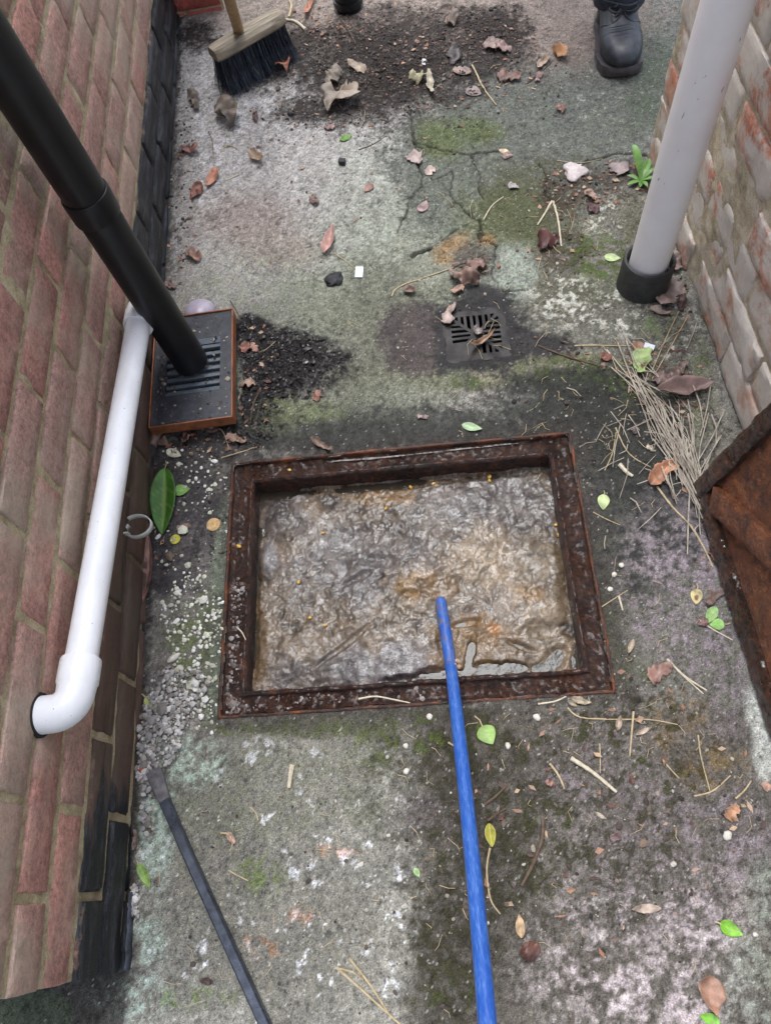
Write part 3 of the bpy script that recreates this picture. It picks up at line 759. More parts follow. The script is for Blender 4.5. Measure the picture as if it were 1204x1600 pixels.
sz((160, 106, 50), (772, 985, 11, 8), amt=.8)
sz((150, 148, 150), (418, 875, 16, 26), (465, 775, 14, 8), amt=.7)
sz((58, 52, 50), (432, 802, 22, 18), (515, 785, 14, 12), (890, 985, 14, 14), amt=.8)
sz((96, 74, 46), (400, 970, 16, 190), (880, 830, 14, 160), (650, 745, 240, 12, -5), amt=.7)
Cs *= .78 * np.clip(.86 + .42 * tone + .55 * (wr - .62) + .25 * (wr2 - .6), .2, 1.9)[..., None]
ii = np.arange(A.size).reshape(A.shape)
F = np.stack([ii[:-1, :-1], ii[:-1, 1:], ii[1:, 1:], ii[1:, :-1]], -1).reshape(-1, 4)
me = np_mesh('sludge', np.stack([Wx.ravel(), Wy.ravel(), Z.ravel()], 1), F); add_color(me, np.clip(Cs, .005, .8).reshape(-1, 3))
def sludge_mat():
    m, t, b_ = new_mat('wet sludge'); p = pos(t)
    col = nd(t, 'ShaderNodeAttribute', attribute_name='Col').outputs['Color']
    n1 = noise(t, 260, 3, .6, p, .8); n2 = noise(t, 520, 3, .6, p)
    col = mix(t, .7, col, ramp(t, n1, [(.3, (.55, .52, .5, 1)), (.7, (1.4, 1.38, 1.36, 1))]), 'MULTIPLY')
    setb(t, b_, Base_Color=col, Coat_Weight=ramp(t, noise(t, 62, 4, .65, p), [(.40, .04), (.64, .75)]), Coat_Roughness=.07)
    b_.inputs['Specular IOR Level'].default_value = .3
    setb(t, b_, Roughness=ramp(t, noise(t, 40, 4, .6, p), [(.35, .2), (.65, .5)]))
    nb = bump(t, mth(t, 'ADD', n1, mth(t, 'MULTIPLY', n2, .35)), .4, .003)
    nc = bump(t, n1, .32, .002)
    setb(t, b_, Normal=nb, Coat_Normal=nc)
    return m
tag(ob('sludge', me, sludge_mat()), 'lumpy brown grey wet sewage sludge filling the open manhole', None, kind='stuff')
# foul water standing between the lumps
mb = MB(); e = .044
nxw, nyw = 60, 44; V = []
for j in range(nyw + 1):
    for i in range(nxw + 1):
        q = fr((i / nxw * 2 - 1) * (FR_W / 2 - e), (j / nyw * 2 - 1) * (FR_D / 2 - e), SZ - .0015); V.append(q)
mb.add(V, [(j * (nxw + 1) + i, j * (nxw + 1) + i + 1, (j + 1) * (nxw + 1) + i + 1, (j + 1) * (nxw + 1) + i) for j in range(nyw) for i in range(nxw)])
M_WATER, t, b_ = new_mat('foul water')
setb(t, b_, Base_Color=rgba(56, 50, 42), Roughness=.04)
b_.inputs['Specular IOR Level'].default_value = .24
setb(t, b_, Normal=bump(t, noise(t, 60, 3, .55, pos(t)), .35, .004))
tag(mb.build('foul_water', M_WATER), 'dirty water standing between lumps of sludge in the manhole', None, kind='stuff')
# thin line of rain water in the far ledge of the frame
mb = MB(); V = []; n_ = 60
for i in range(n_ + 1):
    t_ = i / n_; a = -.14 + .37 * t_
    w = .55 * (.0015 + .0016 * math.sin(t_ * 21) ** 2 + .001 * math.sin(t_ * 9)) * min(1, 8 * t_ + .2, 8 * (1 - t_) + .2)
    c0 = FR_D / 2 - .0125 - .002 * math.sin(t_ * 5)
    V += [fr(a, c0 - w, -.0078), fr(a, c0 + w, -.0078)]
mb.add(V, [(2 * i, 2 * i + 2, 2 * i + 3, 2 * i + 1) for i in range(n_)])
tag(mb.build('ledge_water', M_WATER), 'thin strip of water lying in the far ledge of the manhole frame', None, kind='stuff')

# sweetcorn-like yellow bits
M_CORN = simple_mat('yellow kernel', rgba(186, 140, 44), rgba(214, 176, 84), 300, .3)
corn = [((504, 833), 'yellow kernel on the grey lump left of the sludge centre'), ((466, 910), 'lone yellow kernel below the pale lump at the left of the sludge'), ((373, 854), 'yellow kernel lying on the left ledge of the manhole frame'),
        ((603, 796), 'yellow kernel in the upper middle of the sludge'), ((641, 758), 'yellow kernel at the far waterline, left of the pair'), ((677, 754), 'dull yellow kernel at the far waterline, middle one'),
        ((508, 977), 'yellow kernel above the flat grey slab of sludge'), ((452, 735), 'yellow kernel on the far ledge near the left corner'), ((765, 742), 'upper yellow kernel of the pair at the far waterline'),
        ((764, 752), 'lower dull kernel of the pair at the far waterline'), ((868, 819), 'upper yellow kernel by the right side of the frame'), ((873, 834), 'lower yellow kernel by the right side of the frame'), ((484, 965), 'orange kernel half sunk in sludge left of the flat slab')]
def sludge_z(x, y):
    a, b2 = in_rect(x, y, FR_C, FR_A)
    i = int(round((b2 - b_2[0]) / st)); j = int(round((a - a_[0]) / st))
    if 0 <= i < Z.shape[0] and 0 <= j < Z.shape[1]: return float(max(Z[i, j], SZ - .0015))
    return -.012
for k_, (pxy, lab) in enumerate(corn):
    p = G(*pxy, SZ + .008); zz = sludge_z(p[0], p[1])
    if zz == -.012: p = G(*pxy, -.010)
    mb = MB(); rr = .0033 + .0007 * (k_ % 3)
    mb.lathe((0, 0, -.001), (0, 0, 1), [(.0002, 0), (rr * .8, .0006), (rr, .0025), (rr * .8, .0048), (rr * .3, .0058), (.0002, .006)], 9)
    o = mb.build('corn_kernel', M_CORN); o.location = (p[0], p[1], zz); o.scale = (1.15, .85, 1); o.rotation_euler = (.2 * (k_ % 3), .15, k_ * 1.3)
    tag(o, lab, 'kernel', 'yellow kernels in the sludge')

# ================================================================== MANHOLE COVER leaning on the right wall
A0 = GP(1094, 757); th = math.radians(77.5)
cv = empty('manhole_cover', (A0.x, A0.y, .002)); tag(cv, 'rusty steel manhole cover tipped up against the old wall, wet underside showing', 'manhole cover')
Mx = Matrix(((0, math.cos(th), -math.sin(th)), (-1, 0, 0), (0, math.sin(th), math.cos(th))))   # columns u (towards viewer), v (up the lean), n (visible face)
cv.rotation_euler = Mx.to_euler()
CU, CVv, CT = .62, .455, .012
def slab(name, u0, u1, v0, v1, n0, n1, m, rough, stp=.006, rot=0.0, org=(0, 0)):
    """box with a rough, rusted front (n1) and rounded edges"""
    us = np.linspace(u0, u1, max(3, int((u1 - u0) / stp))); vv_ = np.linspace(v0, v1, max(3, int((v1 - v0) / stp)))
    Au, Av = np.meshgrid(us, vv_)
    edge = np.minimum(np.minimum(Au - u0, u1 - Au), np.minimum(Av - v0, v1 - Av))
    R1, R2 = math.cos(rot), math.sin(rot)
    Pu, Pv = org[0] + Au * R1 - Av * R2, org[1] + Au * R2 + Av * R1
    hn = n1 + rough * (fbm(Pu, Pv, 40, 4, 71, .6) + .7 * fbm(Pu, Pv, 14, 3, 75)) - .0025 * (1 - sstep(0, .006, edge))
    V = np.stack([Pu.ravel(), Pv.ravel(), hn.ravel()], 1)
    ny_, nx_ = Au.shape; ii = np.arange(Au.size).reshape(ny_, nx_)
    F = [tuple(q) for q in np.stack([ii[:-1, :-1], ii[:-1, 1:], ii[1:, 1:], ii[1:, :-1]], -1).reshape(-1, 4)]
    ring = list(ii[0, :]) + list(ii[1:, -1]) + list(ii[-1, -2::-1]) + list(ii[-2:0:-1, 0])
    bk = V[ring].copy(); bk[:, 2] = n0; o_ = len(V); V = np.concatenate([V, bk])
    for q in range(len(ring)):
        q2 = (q + 1) % len(ring); F.append((ring[q2], ring[q], o_ + q, o_ + q2))
    me = np_mesh(name, V, np.array(F)); me.set_sharp_from_angle(angle=math.radians(60))
    return ob(name, me, m, cv)
M_COVER = rust_mat('cover rust', [rgba(58, 32, 19), rgba(96, 54, 29), rgba(122, 70, 38), rgba(152, 98, 60)], .34, 1.2, 50, .5)
M_SCALE = rust_mat('wet rust scale', [rgba(30, 19, 14), rgba(62, 38, 25), rgba(94, 58, 38), rgba(132, 82, 52)], .20, 2.0, 80, .7)
slab('plate', .002, CU - .002, .002, CVv - .002, 0, .008, M_COVER, .0010)
slab('edge_flange', 0, .036, .001, CVv - .001, -.001, .020, M_SCALE, .0040, .004)
slab('edge_flange', CU - .036, CU, .001, CVv - .001, -.001, .020, M_SCALE, .0035, .006)
slab('edge_flange', .0365, CU - .0365, 0, .034, -.0012, .021, M_SCALE, .0040, .004)
slab('edge_flange', .0365, CU - .0365, CVv - .034, CVv, -.0012, .019, M_SCALE, .0035, .006)
ang = math.atan2(CVv - .09, CU - .09)
slab('rib', 0, math.hypot(CU - .10, CVv - .10), -.030, .016, .004, .022, M_COVER, .0022, .005, ang, (.048, .048))
slab('rib', 0, math.hypot(CU - .10, CVv - .10), -.016, .016, .004, .0195, M_COVER, .0012, .006, -ang, (.048, CVv - .048))

# ================================================================== GULLY GRATE
M_IRON = simple_mat('wet cast iron', rgba(20, 18, 18), rgba(44, 39, 37), 46, .75, 300, .6, .0015, coat=.15)
gg = empty('gully_grate', (GT_C[0], GT_C[1], 0)); tag(gg, 'small square cast iron gully grate with radiating slots', 'grate')
n_ = 92; cs = GT_S / n_
kk = (np.arange(n_) + .5) * cs - GT_S / 2
gxx, gyy = np.meshgrid(kk, kk)
hs_ = GT_S / 2; rc = .016
qx, qy = np.abs(gxx) - (hs_ - rc), np.abs(gyy) - (hs_ - rc)
solid = (np.hypot(np.maximum(qx, 0), np.maximum(qy, 0)) < rc)
inn = np.maximum(np.abs(gxx), np.abs(gyy)) < hs_ - .017
diag = np.abs(np.abs(gxx) - np.abs(gyy)) / 1.414 < .0038
vert = np.abs(gyy) > np.abs(gxx)
sv = np.abs(((gxx + 1) / .0125 + .5) % 1 - .5) < .27; shh = np.abs(((gyy + 1) / .0125 + .5) % 1 - .5) < .27
slot = inn & ~diag & np.where(vert, sv, shh) & (np.hypot(gxx, gyy) > .012)
slot &= ~((gyy < -.02) & (gxx < .008) & (gyy < -np.abs(gxx) * .2))          # choked slots at the near left
solid &= ~slot
V, F = [], []; vid = {}
def vg(i, j, top):
    k2 = (i, j, top)
    if k2 not in vid:
        vid[k2] = len(V); x, y = i * cs - GT_S / 2, j * cs - GT_S / 2
        V.append((x, y, (-.0012 + .0006 * math.sin(x * 90) * math.sin(y * 80)) if top else -.008))
    return vid[k2]
for j in range(n_):
    for i in range(n_):
        if not solid[j, i]: continue
        F.append((vg(i, j, 1), vg(i + 1, j, 1), vg(i + 1, j + 1, 1), vg(i, j + 1, 1)))
        for di, dj, c in ((-1, 0, ((i, j + 1), (i, j))), (1, 0, ((i + 1, j), (i + 1, j + 1))), (0, -1, ((i, j), (i + 1, j))), (0, 1, ((i + 1, j + 1), (i, j + 1)))):
            a, b3 = i + di, j + dj
            if not (0 <= a < n_ and 0 <= b3 < n_) or not solid[b3, a]:
                F.append((vg(*c[0], 0), vg(*c[1], 0), vg(*c[1], 1), vg(*c[0], 1)))
o = ob('grate_plate', np_mesh('grate_plate', V, np.array(F), smooth=False), M_IRON, gg); o.rotation_euler.z = GT_A
mb = MB(); h2 = GT_S / 2 - .002
for lo, hi in (((-h2 - .004, -h2 - .004), (h2 + .004, -h2)), ((-h2 - .004, h2), (h2 + .004, h2 + .004)), ((-h2 - .004, -h2), (-h2, h2)), ((h2, -h2), (h2 + .004, h2))):
    mb.box((lo[0], lo[1], -.2), (hi[0], hi[1], -.004))
mb.box((-h2 + .0002, -h2 + .0002, -.2), (h2 - .0002, h2 - .0002, -.16))
o = mb.build('gully_pot', simple_mat('dark gully', rgba(16, 15, 14), rgba(30, 27, 25), 60, .5), gg, smooth=False); o.rotation_euler.z = GT_A

# ================================================================== DOWNPIPE AND HOPPER
M_BLACK = simple_mat('black pvc', rgba(15, 16, 19), rgba(24, 25, 29), 30, .38, 500, .05, .0006, rvar=.06)
B0 = Vector(G(299, 566, .052)); B1 = Vector(G(142, 318, .45)); ax = (B1 - B0).normalized()
dp = empty('black_downpipe', B0); tag(dp, 'black plastic rainwater downpipe with a joint collar, dropping into the hopper', 'pipe')
R0 = .0345; cz = (Vector(G(142, 318, .45)) - B0).length
mb = MB(); mb.lathe((0, 0, 0), ax, [(R0 - .003, .004), (R0 - .003, 0), (R0, .0005), (R0, cz - .01), (R0 - .0008, cz - .008)], 48)
mb.build('pipe', M_BLACK, dp)
mb = MB(); mb.lathe((0, 0, 0), ax, [(R0 + .0002, cz - .022), (R0 + .0035, cz - .0215), (R0 + .004, cz - .018), (R0 + .0042, cz + .018), (R0 + .0036, cz + .0205), (R0 + .0012, cz + .021)], 48)
mb.build('collar', M_BLACK, dp)
mb = MB(); mb.lathe((0, 0, 0), ax, [(R0 + .001, cz + .019), (R0 + .001, 1.40), (R0 - .002, 1.401)], 48)
mb.build('upper_pipe', M_BLACK, dp)
# black pipe passes in front of the hopper's grid
ZH = .05
hc = [Vector(G(*p, ZH)) for p in ((241, 491), (364, 488), (363, 653), (229, 667))]
hx0, hx1 = XL + .006, (hc[1].x + hc[2].x) / 2; hy0, hy1 = (hc[2].y + hc[3].y) / 2, (hc[0].y + hc[1].y) / 2
hp = empty('gully_hopper', ((hx0 + hx1) / 2, (hy0 + hy1) / 2, 0)); tag(hp, 'orange plastic gully hopper with black slotted lid under the downpipe', 'gully')
HW, HD = hx1 - hx0, hy1 - hy0
M_TERRA = simple_mat('orange brown pvc', rgba(92, 60, 42), rgba(168, 100, 62), 40, .4, 300, .1, .001)
M_LID = simple_mat('dusty black lid', rgba(30, 32, 38), rgba(56, 58, 66), 70, .45, 300, .3, .0008)
mb = MB(); w, d, tk = HW / 2, HD / 2, .0028
for lo, hi in (((-w, -d), (w, -d + tk)), ((-w, d - tk), (w, d)), ((-w, -d + tk), (-w + tk, d - tk)), ((w - tk, -d + tk), (w, d - tk))):
    mb.box((lo[0], lo[1], ZH - .026), (hi[0], hi[1], ZH))
mb.build('rim', M_TERRA, hp, bevel=.0008)
mb = MB()
for lo, hi in (((-w + .012, -d + .016), (w - .012, -d + .019)), ((-w + .012, d - .019), (w - .012, d - .016)), ((-w + .012, -d + .019), (-w + .015, d - .019)), ((w - .015, -d + .019), (w - .012, d - .019))):
    mb.box((lo[0], lo[1], -.06), (hi[0], hi[1], ZH - .0245))
mb.box((-w + .0121, -d + .0161, -.055), (w - .0121, d - .0161, -.05))
mb.build('body', M_TERRA, hp, bevel=.0005)
mb = MB(); w2, d2 = w - tk - .0006, d - tk - .0006; sy0, sy1 = -.052, .058; zt = ZH - .004
mb.box((-w2, -d2, zt - .006), (w2, sy0 - .012, zt)); mb.box((-w2, sy1 + .012, zt - .006), (w2, d2, zt))
mb.box((-w2, sy0 - .012, zt - .006), (-w2 + .026, sy1 + .012, zt)); mb.box((w2 - .024, sy0 - .012, zt - .006), (w2, sy1 + .012, zt))
mb.build('lid', M_LID, hp, smooth=False)
M_LIP = simple_mat('grey worn lip', rgba(66, 74, 82), rgba(92, 100, 108), 80, .45)
for yy, s in ((sy0, 1), (sy1, -1)):   # two sloping lips beside the slots
    mb = MB(); mb.add([(-w2 + .0262, yy - .0118 * s, zt - .0004), (w2 - .0242, yy - .0118 * s, zt - .0004), (w2 - .0242, yy, zt - .005), (-w2 + .0262, yy, zt - .005),
            (-w2 + .0262, yy - .0118 * s, zt - .005), (w2 - .0242, yy - .0118 * s, zt - .005), (w2 - .0242, yy, zt - .009), (-w2 + .0262, yy, zt - .009)],
           [(0, 1, 2, 3), (4, 7, 6, 5), (0, 4, 5, 1), (2, 6, 7, 3), (1, 5, 6, 2), (0, 3, 7, 4)])
    mb.build('lid_lip', M_LIP, hp, smooth=False)
nb = 6
for i in range(nb):
    y = sy0 + (sy1 - sy0) * (i + .5) / nb
    mb = MB(); mb.box((-w2 + .0262, y - .0042, zt - .012), (w2 - .0242, y + .0042, zt - .002))
    mb.build('grid_bar', M_LIP, hp, smooth=False, bevel=.0012)
# pale bowl-shaped scrap behind the hopper
mb = MB(); pb = GP(313, 492)
mb.lathe((0, 0, 0), (0, .25, 1), [(.0335, .0), (.034, .006), (.031, .013), (.024, .019), (.014, .023), (.0003, .0245)], 30)
o = mb.build('plastic_dome', simple_mat('pale lilac plastic', rgba(150, 140, 154), rgba(176, 166, 178), 40, .4)); o.location = pb + Vector((.0, .006, 0))
tag(o, 'pale lilac domed plastic cap just behind the hopper', 'plastic cap')

# ================================================================== WHITE WASTE PIPE
M_WHITE = simple_mat('white pvc', rgba(226, 228, 232), rgba(236, 237, 239), 14, .32, rvar=.08)
t = M_WHITE.node_tree; b_ = t.nodes['Principled BSDF']; p_ = pos(t); lk = b_.inputs['Base Color'].links[0].from_socket
c_ = mix(t, ramp(t, noise(t, 210, 2, .5, p_), [(.72, 0.0), (.76, .75)]), lk, rgba(90, 84, 76))
c_ = mix(t, ramp(t, noise(t, 9, 5, .7, stretch(t, p_, 1, .4, 1)), [(.5, 0.0), (.75, .35)]), c_, rgba(176, 170, 158))
setb(t, b_, Base_Color=c_)
wp = empty('white_waste_pipe', (XL, .6, .2)); tag(wp, 'white plastic waste pipe sloping along the left wall with an elbow at each end', 'pipe')
off = .042
N0 = Vector(onx(121, 1068, XL + off)); N1 = Vector(onx(219, 492, XL + off)); dr = (N1 - N0).normalized(); rp = .0215
mb = MB(); mb.tube([local(wp, N0 - dr * .012), local(wp, N1 + dr * .02)], rp, 40, True); mb.build('pipe', M_WHITE, wp)
def elbow(cen, along, name, out=Vector((-1, 0, 0))):
    """socket on the pipe, then a bend into the wall"""
    mb = MB(); rs = .0262
    mb.lathe(local(wp, cen), along, [(rp + .0003, .045), (rs, .0445), (rs + .0006, .041), (rs + .0006, .012), (rs - .0008, .009), (rs - .0012, .004), (rs - .0016, -.002)], 40)
    pts = []; br = .026
    for i in range(13):
        t_ = i / 12 * math.pi / 2
        pts.append(local(wp, cen - along * (br * math.sin(t_)) + out * (br * (1 - math.cos(t_)))))
    e_ = pts[-1] + out * .03; pts.append(e_)
    mb.tube(pts, rs - .0018, 40, True)
    mb.build(name, M_WHITE, wp, autosmooth=35)
    if out.x > -.5: return
    mb = MB(); mb.lathe(local(wp, Vector((XL - .001, 0, 0)) + Vector((0, 1, 0)) * (cen - along * br).y + Vector((0, 0, 1)) * (cen - along * br).z), (1, 0, 0), [(rs + .003, 0), (rs + .002, .003), (rs - .003, .0035)], 30)
    mb.build('wall_hole', simple_mat('dark gap', rgba(20, 18, 16), rgba(34, 30, 26), 60, .9), wp)
elbow(N0 - dr * .012, dr, 'elbow'); elbow(N1 + dr * .012, -dr, 'elbow', Vector((.15, 0, -1)).normalized())

# pipe clip band sticking out of the wall foot
rgm = simple_mat('weathered grey band', rgba(176, 178, 170), rgba(206, 208, 202), 70, .6, 200, .4, .001)
mb = MB(); c0 = Vector(onx(217, 823, XL + .030)); V = []; n_ = 30
for i in range(n_ + 1):
    t_ = math.radians(-215 + 345 * i / n_); rr = .024 - .003 * (i / n_)
    x = c0.x + rr * 1.15 * math.cos(t_); y = c0.y + rr * .8 * math.sin(t_) ; zc = c0.z + .010 * math.sin(t_ * .5 + .4)
    V += [(x, y, zc - .0055), (x, y, zc + .0055)]
mb.add(V, [(2 * i, 2 * i + 2, 2 * i + 3, 2 * i + 1) for i in range(n_)])
mb.add([*[(XL + xx_, c0.y - yy_, c0.z + zz_) for yy_ in (.012, .009) for xx_, zz_ in ((-.004, -.006), (.014, -.006), (.014, .005), (-.004, .005))]],
       [(0, 1, 2, 3), (4, 7, 6, 5), (0, 4, 5, 1), (3, 2, 6, 7), (1, 5, 6, 2)])
o = mb.build('pipe_clip', rgm); md = o.modifiers.new('s', 'SOLIDIFY'); md.thickness = .0018
tag(o, 'bent pale grey strap clip sticking out of the wall foot beside the white pipe', 'clip')

# ================================================================== GREY PIPE
M_GREY = simple_mat('pale grey pvc', rgba(236, 230, 229), rgba(244, 240, 239), 12, .38, rvar=.07)
P0 = Vector(G(1009, 424, .035)); P1 = Vector(G(1119, 60, .5)); ax2 = (P1 - P0).normalized()
gp = empty('grey_soil_pipe', P0); tag(gp, 'thick pale grey plastic pipe standing in a black rubber collar by the old wall', 'pipe')
mb = MB(); mb.lathe((0, 0, 0), ax2, [(.0370, -.02), (.0377, .0), (.0377, 1.40), (.0355, 1.401)], 48); mb.build('pipe', M_GREY, gp)
M_RUB = simple_mat('black rubber', rgba(34, 34, 34), rgba(58, 58, 56), 60, .6, 200, .4, .001)
mb = MB(); mb.lathe((0, 0, 0), ax2, [(.0425, .012), (.0435, .030), (.045, .0335), (.0495, .0335), (.0510, .031), (.0515, -.02), (.053, -.045)], 48)
mb.lathe((0, 0, 0), ax2, [(.037, .010), (.0430, .011)], 48)
mb.build('rubber_collar', M_RUB, gp)
# scuffs on the grey pipe
M_SCUFF = simple_mat('dark scuff', rgba(96, 92, 92), rgba(140, 136, 136), 300, .6)
e1 = ax2.orthogonal().normalized(); e2 = ax2.cross(e1)
def scuff(px, py, ln, wd):
    q = ray(px, py); q = Vector(q / np.linalg.norm(q)); C0 = Vector(CPOS) - P0
    d_ = q - ax2 * q.dot(ax2); c_ = C0 - ax2 * C0.dot(ax2)
    aa, bb, cc = d_.dot(d_), 2 * d_.dot(c_), c_.dot(c_) - .0379 ** 2
    dis = bb * bb - 4 * aa * cc
    if dis < 0: return
    h = C0 + q * ((-bb - math.sqrt(dis)) / (2 * aa)); hz = h.dot(ax2); a0 = math.atan2(h.dot(e2), h.dot(e1))
    V = []
    for i in range(6):
        f_ = i / 5; w_ = wd * math.sin(math.pi * (f_ * .9 + .05))
        for s in (-1, 1):
            t_ = a0 + (s * w_ * .5) / .0379 + .02 * math.sin(f_ * 5 + px)
            V.append((e1 * math.cos(t_) + e2 * math.sin(t_)) * .0379 + ax2 * (hz + (f_ - .5) * ln))
    mb2.add(V, [(2 * i, 2 * i + 1, 2 * i + 3, 2 * i + 2) for i in range(5)])
for s in ((1066, 181, .014, .0012), (1128, 140, .010, .0020), (1155, 62, .007, .0016), (1028, 280, .006, .0022), (1090, 155, .004, .0008), (1085, 130, .003, .001), (1102, 119, .003, .001), (1037, 287, .003, .001), (1098, 121, .002, .001), (1059, 236, .003, .001)):
    mb2 = MB(); scuff(*s)
    if mb2.v: mb2.build('scuff', M_SCUFF, gp)
# ================================================================== BLUE ROD
def blue_mat():
    m, t, b_ = new_mat('scratched blue rod'); p = pos(t)
    ps = stretch(t, p, 1, .12, .25)
    n1 = noise(t, 480, 4, .75, ps); n2 = noise(t, 12, 3, .6, p)
    c = ramp(t, n1, [(.3, rgba(26, 68, 142)), (.52, rgba(46, 90, 164)), (.72, rgba(92, 126, 184))])
    c = mix(t, ramp(t, n2, [(.48, 0.0), (.62, .5)]), c, rgba(22, 72, 160))
    yz = nd(t, 'ShaderNodeSeparateXYZ', {0: p}).outputs[1]
    muck = mth(t, 'MULTIPLY', nd(t, 'ShaderNodeMapRange', {'Value': yz, 'From Min': .26, 'From Max': .46}).outputs[0], ramp(t, noise(t, 70, 4, .65, p), [(.48, 0.0), (.6, .8)]))
    c = mix(t, muck, c, rgba(110, 92, 72))
    setb(t, b_, Base_Color=c, Roughness=.36, Normal=bump(t, n1, .15, .0006))
    return m
T0 = Vector(G(688, 938, SZ + .020)); T1 = Vector(G(704, 1040, SZ + .055)); T2 = Vector(G(757, 1600, .29))
dirn = (T2 - T1).normalized()
rod = empty('drain_rod', T0); tag(rod, 'long blue plastic drain rod poked into the sludge from the near side', 'rod')
M_BLUE = blue_mat()
L = lambda p: local(rod, p)
d0 = (T1 - T0).normalized(); pts = [L(T0 - d0 * .006), L(T0 - d0 * .003), L(T0 + d0 * .004)] + [L(T0.lerp(T1, f_)) for f_ in (.35, .7, .92)]
mb = MB(); mb.tube(pts, [.003, .0075, .0098, .0102, .0102, .0100], 24); mb.build('tip', M_BLUE, rod)
pts = []; rr_ = []
for i in range(26):
    f_ = i / 25; q = T1.lerp(T1 + dirn * 1.15, f_)
    bend = .004 * math.sin(f_ * 5.0); pts.append(L(q + Vector((bend, 0, 0)))); rr_.append(.0102)
pts = [L(T0.lerp(T1, .9)), L(T0.lerp(T1, .98))] + pts; rr_ = [.0099, .0104] + rr_
mb = MB(); mb.tube(pts, rr_, 24); mb.build('shaft', M_BLUE, rod)
mb = MB(); q = L(T1 + Vector((.009, -.004, .004))); random.seed(3)
for i in range(9):
    c_ = q + Vector((random.uniform(-.004, .004), random.uniform(-.012, .012), random.uniform(-.003, .003)))
    mb.lathe(c_, (random.random() - .5, random.random() - .5, 1), [(.0003, -.003), (.0035, -.001), (.0032, .0015), (.0003, .003)], 7)
mb.build('mud_smear', simple_mat('tan smear', rgba(150, 120, 90), rgba(182, 154, 122), 200, .4), rod)

# ================================================================== CROWBAR
M_BAR = simple_mat('dark steel bar', rgba(38, 42, 50), rgba(78, 84, 96), 50, .36, 250, .4, .0008, metallic=.5)
bp = [GP(243, 1205), GP(250, 1222), GP(262, 1252), GP(300, 1338), GP(421, 1604)]
dd_ = (bp[4] - bp[3]).normalized()
cb = empty('crowbar', bp[0]); tag(cb, 'dark steel crowbar with a flat chisel end lying on the left slab', 'crowbar')
path = bp[:4] + [bp[4], bp[4] + dd_ * .28]
hts = [.004, .006, .012, .014, .014, .014]; wds = [.0125, .0118, .0085, .0078, .0078, .0078]; zs_ = [.003, .004, .006, .008, .008, .008]
V = []
for i, p in enumerate(path):
    t_ = (path[min(i + 1, 5)] - path[max(i - 1, 0)]); t_.z = 0; t_.normalize(); sd_ = Vector((-t_.y, t_.x, 0))
    w_, h_ = wds[i], hts[i] / 2; cz_ = Vector((p.x, p.y, .006 + zs_[i])); ch = min(w_, h_) * .35
    for (a, b2) in ((-w_, -h_ + ch), (-w_ + ch, -h_), (w_ - ch, -h_), (w_, -h_ + ch), (w_, h_ - ch), (w_ - ch, h_), (-w_ + ch, h_), (-w_, h_ - ch)):
        V.append(cz_ + sd_ * a + Vector((0, 0, b2)) - cb.location)
F = []
for i in range(5):
    for k_ in range(8): F.append((i * 8 + k_, i * 8 + (k_ + 1) % 8, (i + 1) * 8 + (k_ + 1) % 8, (i + 1) * 8 + k_))
F += [tuple(range(7, -1, -1)), tuple(40 + k_ for k_ in range(8))]
mb = MB(); mb.add(V[:24], [f for f in F if max(f) < 24]); 
mb.build('chisel_end', simple_mat('worn chisel steel', rgba(78, 76, 80), rgba(128, 124, 126), 80, .45, 200, .4, .0008, metallic=.3), cb, autosmooth=30)
mb = MB(); mb.add(V[16:], [tuple(i - 16 for i in f) for f in F if min(f) >= 16]); mb.build('shank', M_BAR, cb, autosmooth=30)

# ================================================================== BROOM
zb = .085
Lf, Rt = Vector(G(335, 82, zb + .014)), Vector(G(436, 24, zb + .014))
bdir = (Rt - Lf); bl_ = bdir.length; bdir.normalize(); angb = math.atan2(bdir.y, bdir.x)
bc = (Lf + Rt) / 2
br_ = empty('broom', (bc.x, bc.y, 0)); br_.rotation_euler.z = angb
tag(br_, 'yard broom with weathered wooden head and black bristles standing at the far left', 'broom')
def wood_mat():
    m, t, b_ = new_mat('weathered wood'); p = nd(t, 'ShaderNodeTexCoord').outputs['Object']
    ps = stretch(t, p, .25, 2.2, 2.2); n1 = noise(t, 60, 5, .65, ps, .4); n2 = noise(t, 14, 4, .6, p)
    c = ramp(t, n1, [(.3, rgba(86, 76, 62)), (.5, rgba(138, 126, 106)), (.7, rgba(170, 158, 138))])
    c = mix(t, ramp(t, n2, [(.45, 0.0), (.7, .6)]), c, rgba(112, 106, 96))
    setb(t, b_, Base_Color=c, Roughness=.7, Normal=bump(t, n1, .4, .001)); return m
M_WOOD = wood_mat()
hl, hw, hh_ = bl_ / 2 + .006, .029, .026
V, F = [], []; ns = 14
prof = [(-hw + .004, 0), (hw - .004, 0), (hw, .006), (hw - .002, hh_ - .008), (hw - .010, hh_), (-hw + .010, hh_), (-hw + .002, hh_ - .008), (-hw, .006)]
for i in range(ns + 1):
    f_ = i / ns * 2 - 1; tp = 1 - .12 * abs(f_) ** 6 - (.0 if abs(f_) < .95 else .12)
    for (a, b2) in prof: V.append((f_ * hl, a * tp, zb + b2 * (1 if abs(f_) < .97 else .96)))
for i in range(ns):
    for k_ in range(8): F.append((i * 8 + k_, i * 8 + (k_ + 1) % 8, (i + 1) * 8 + (k_ + 1) % 8, (i + 1) * 8 + k_))
F += [tuple(range(7, -1, -1)), tuple(ns * 8 + k_ for k_ in range(8))]
mb = MB(); mb.add(V, F); mb.build('head', M_WOOD, br_, autosmooth=35)
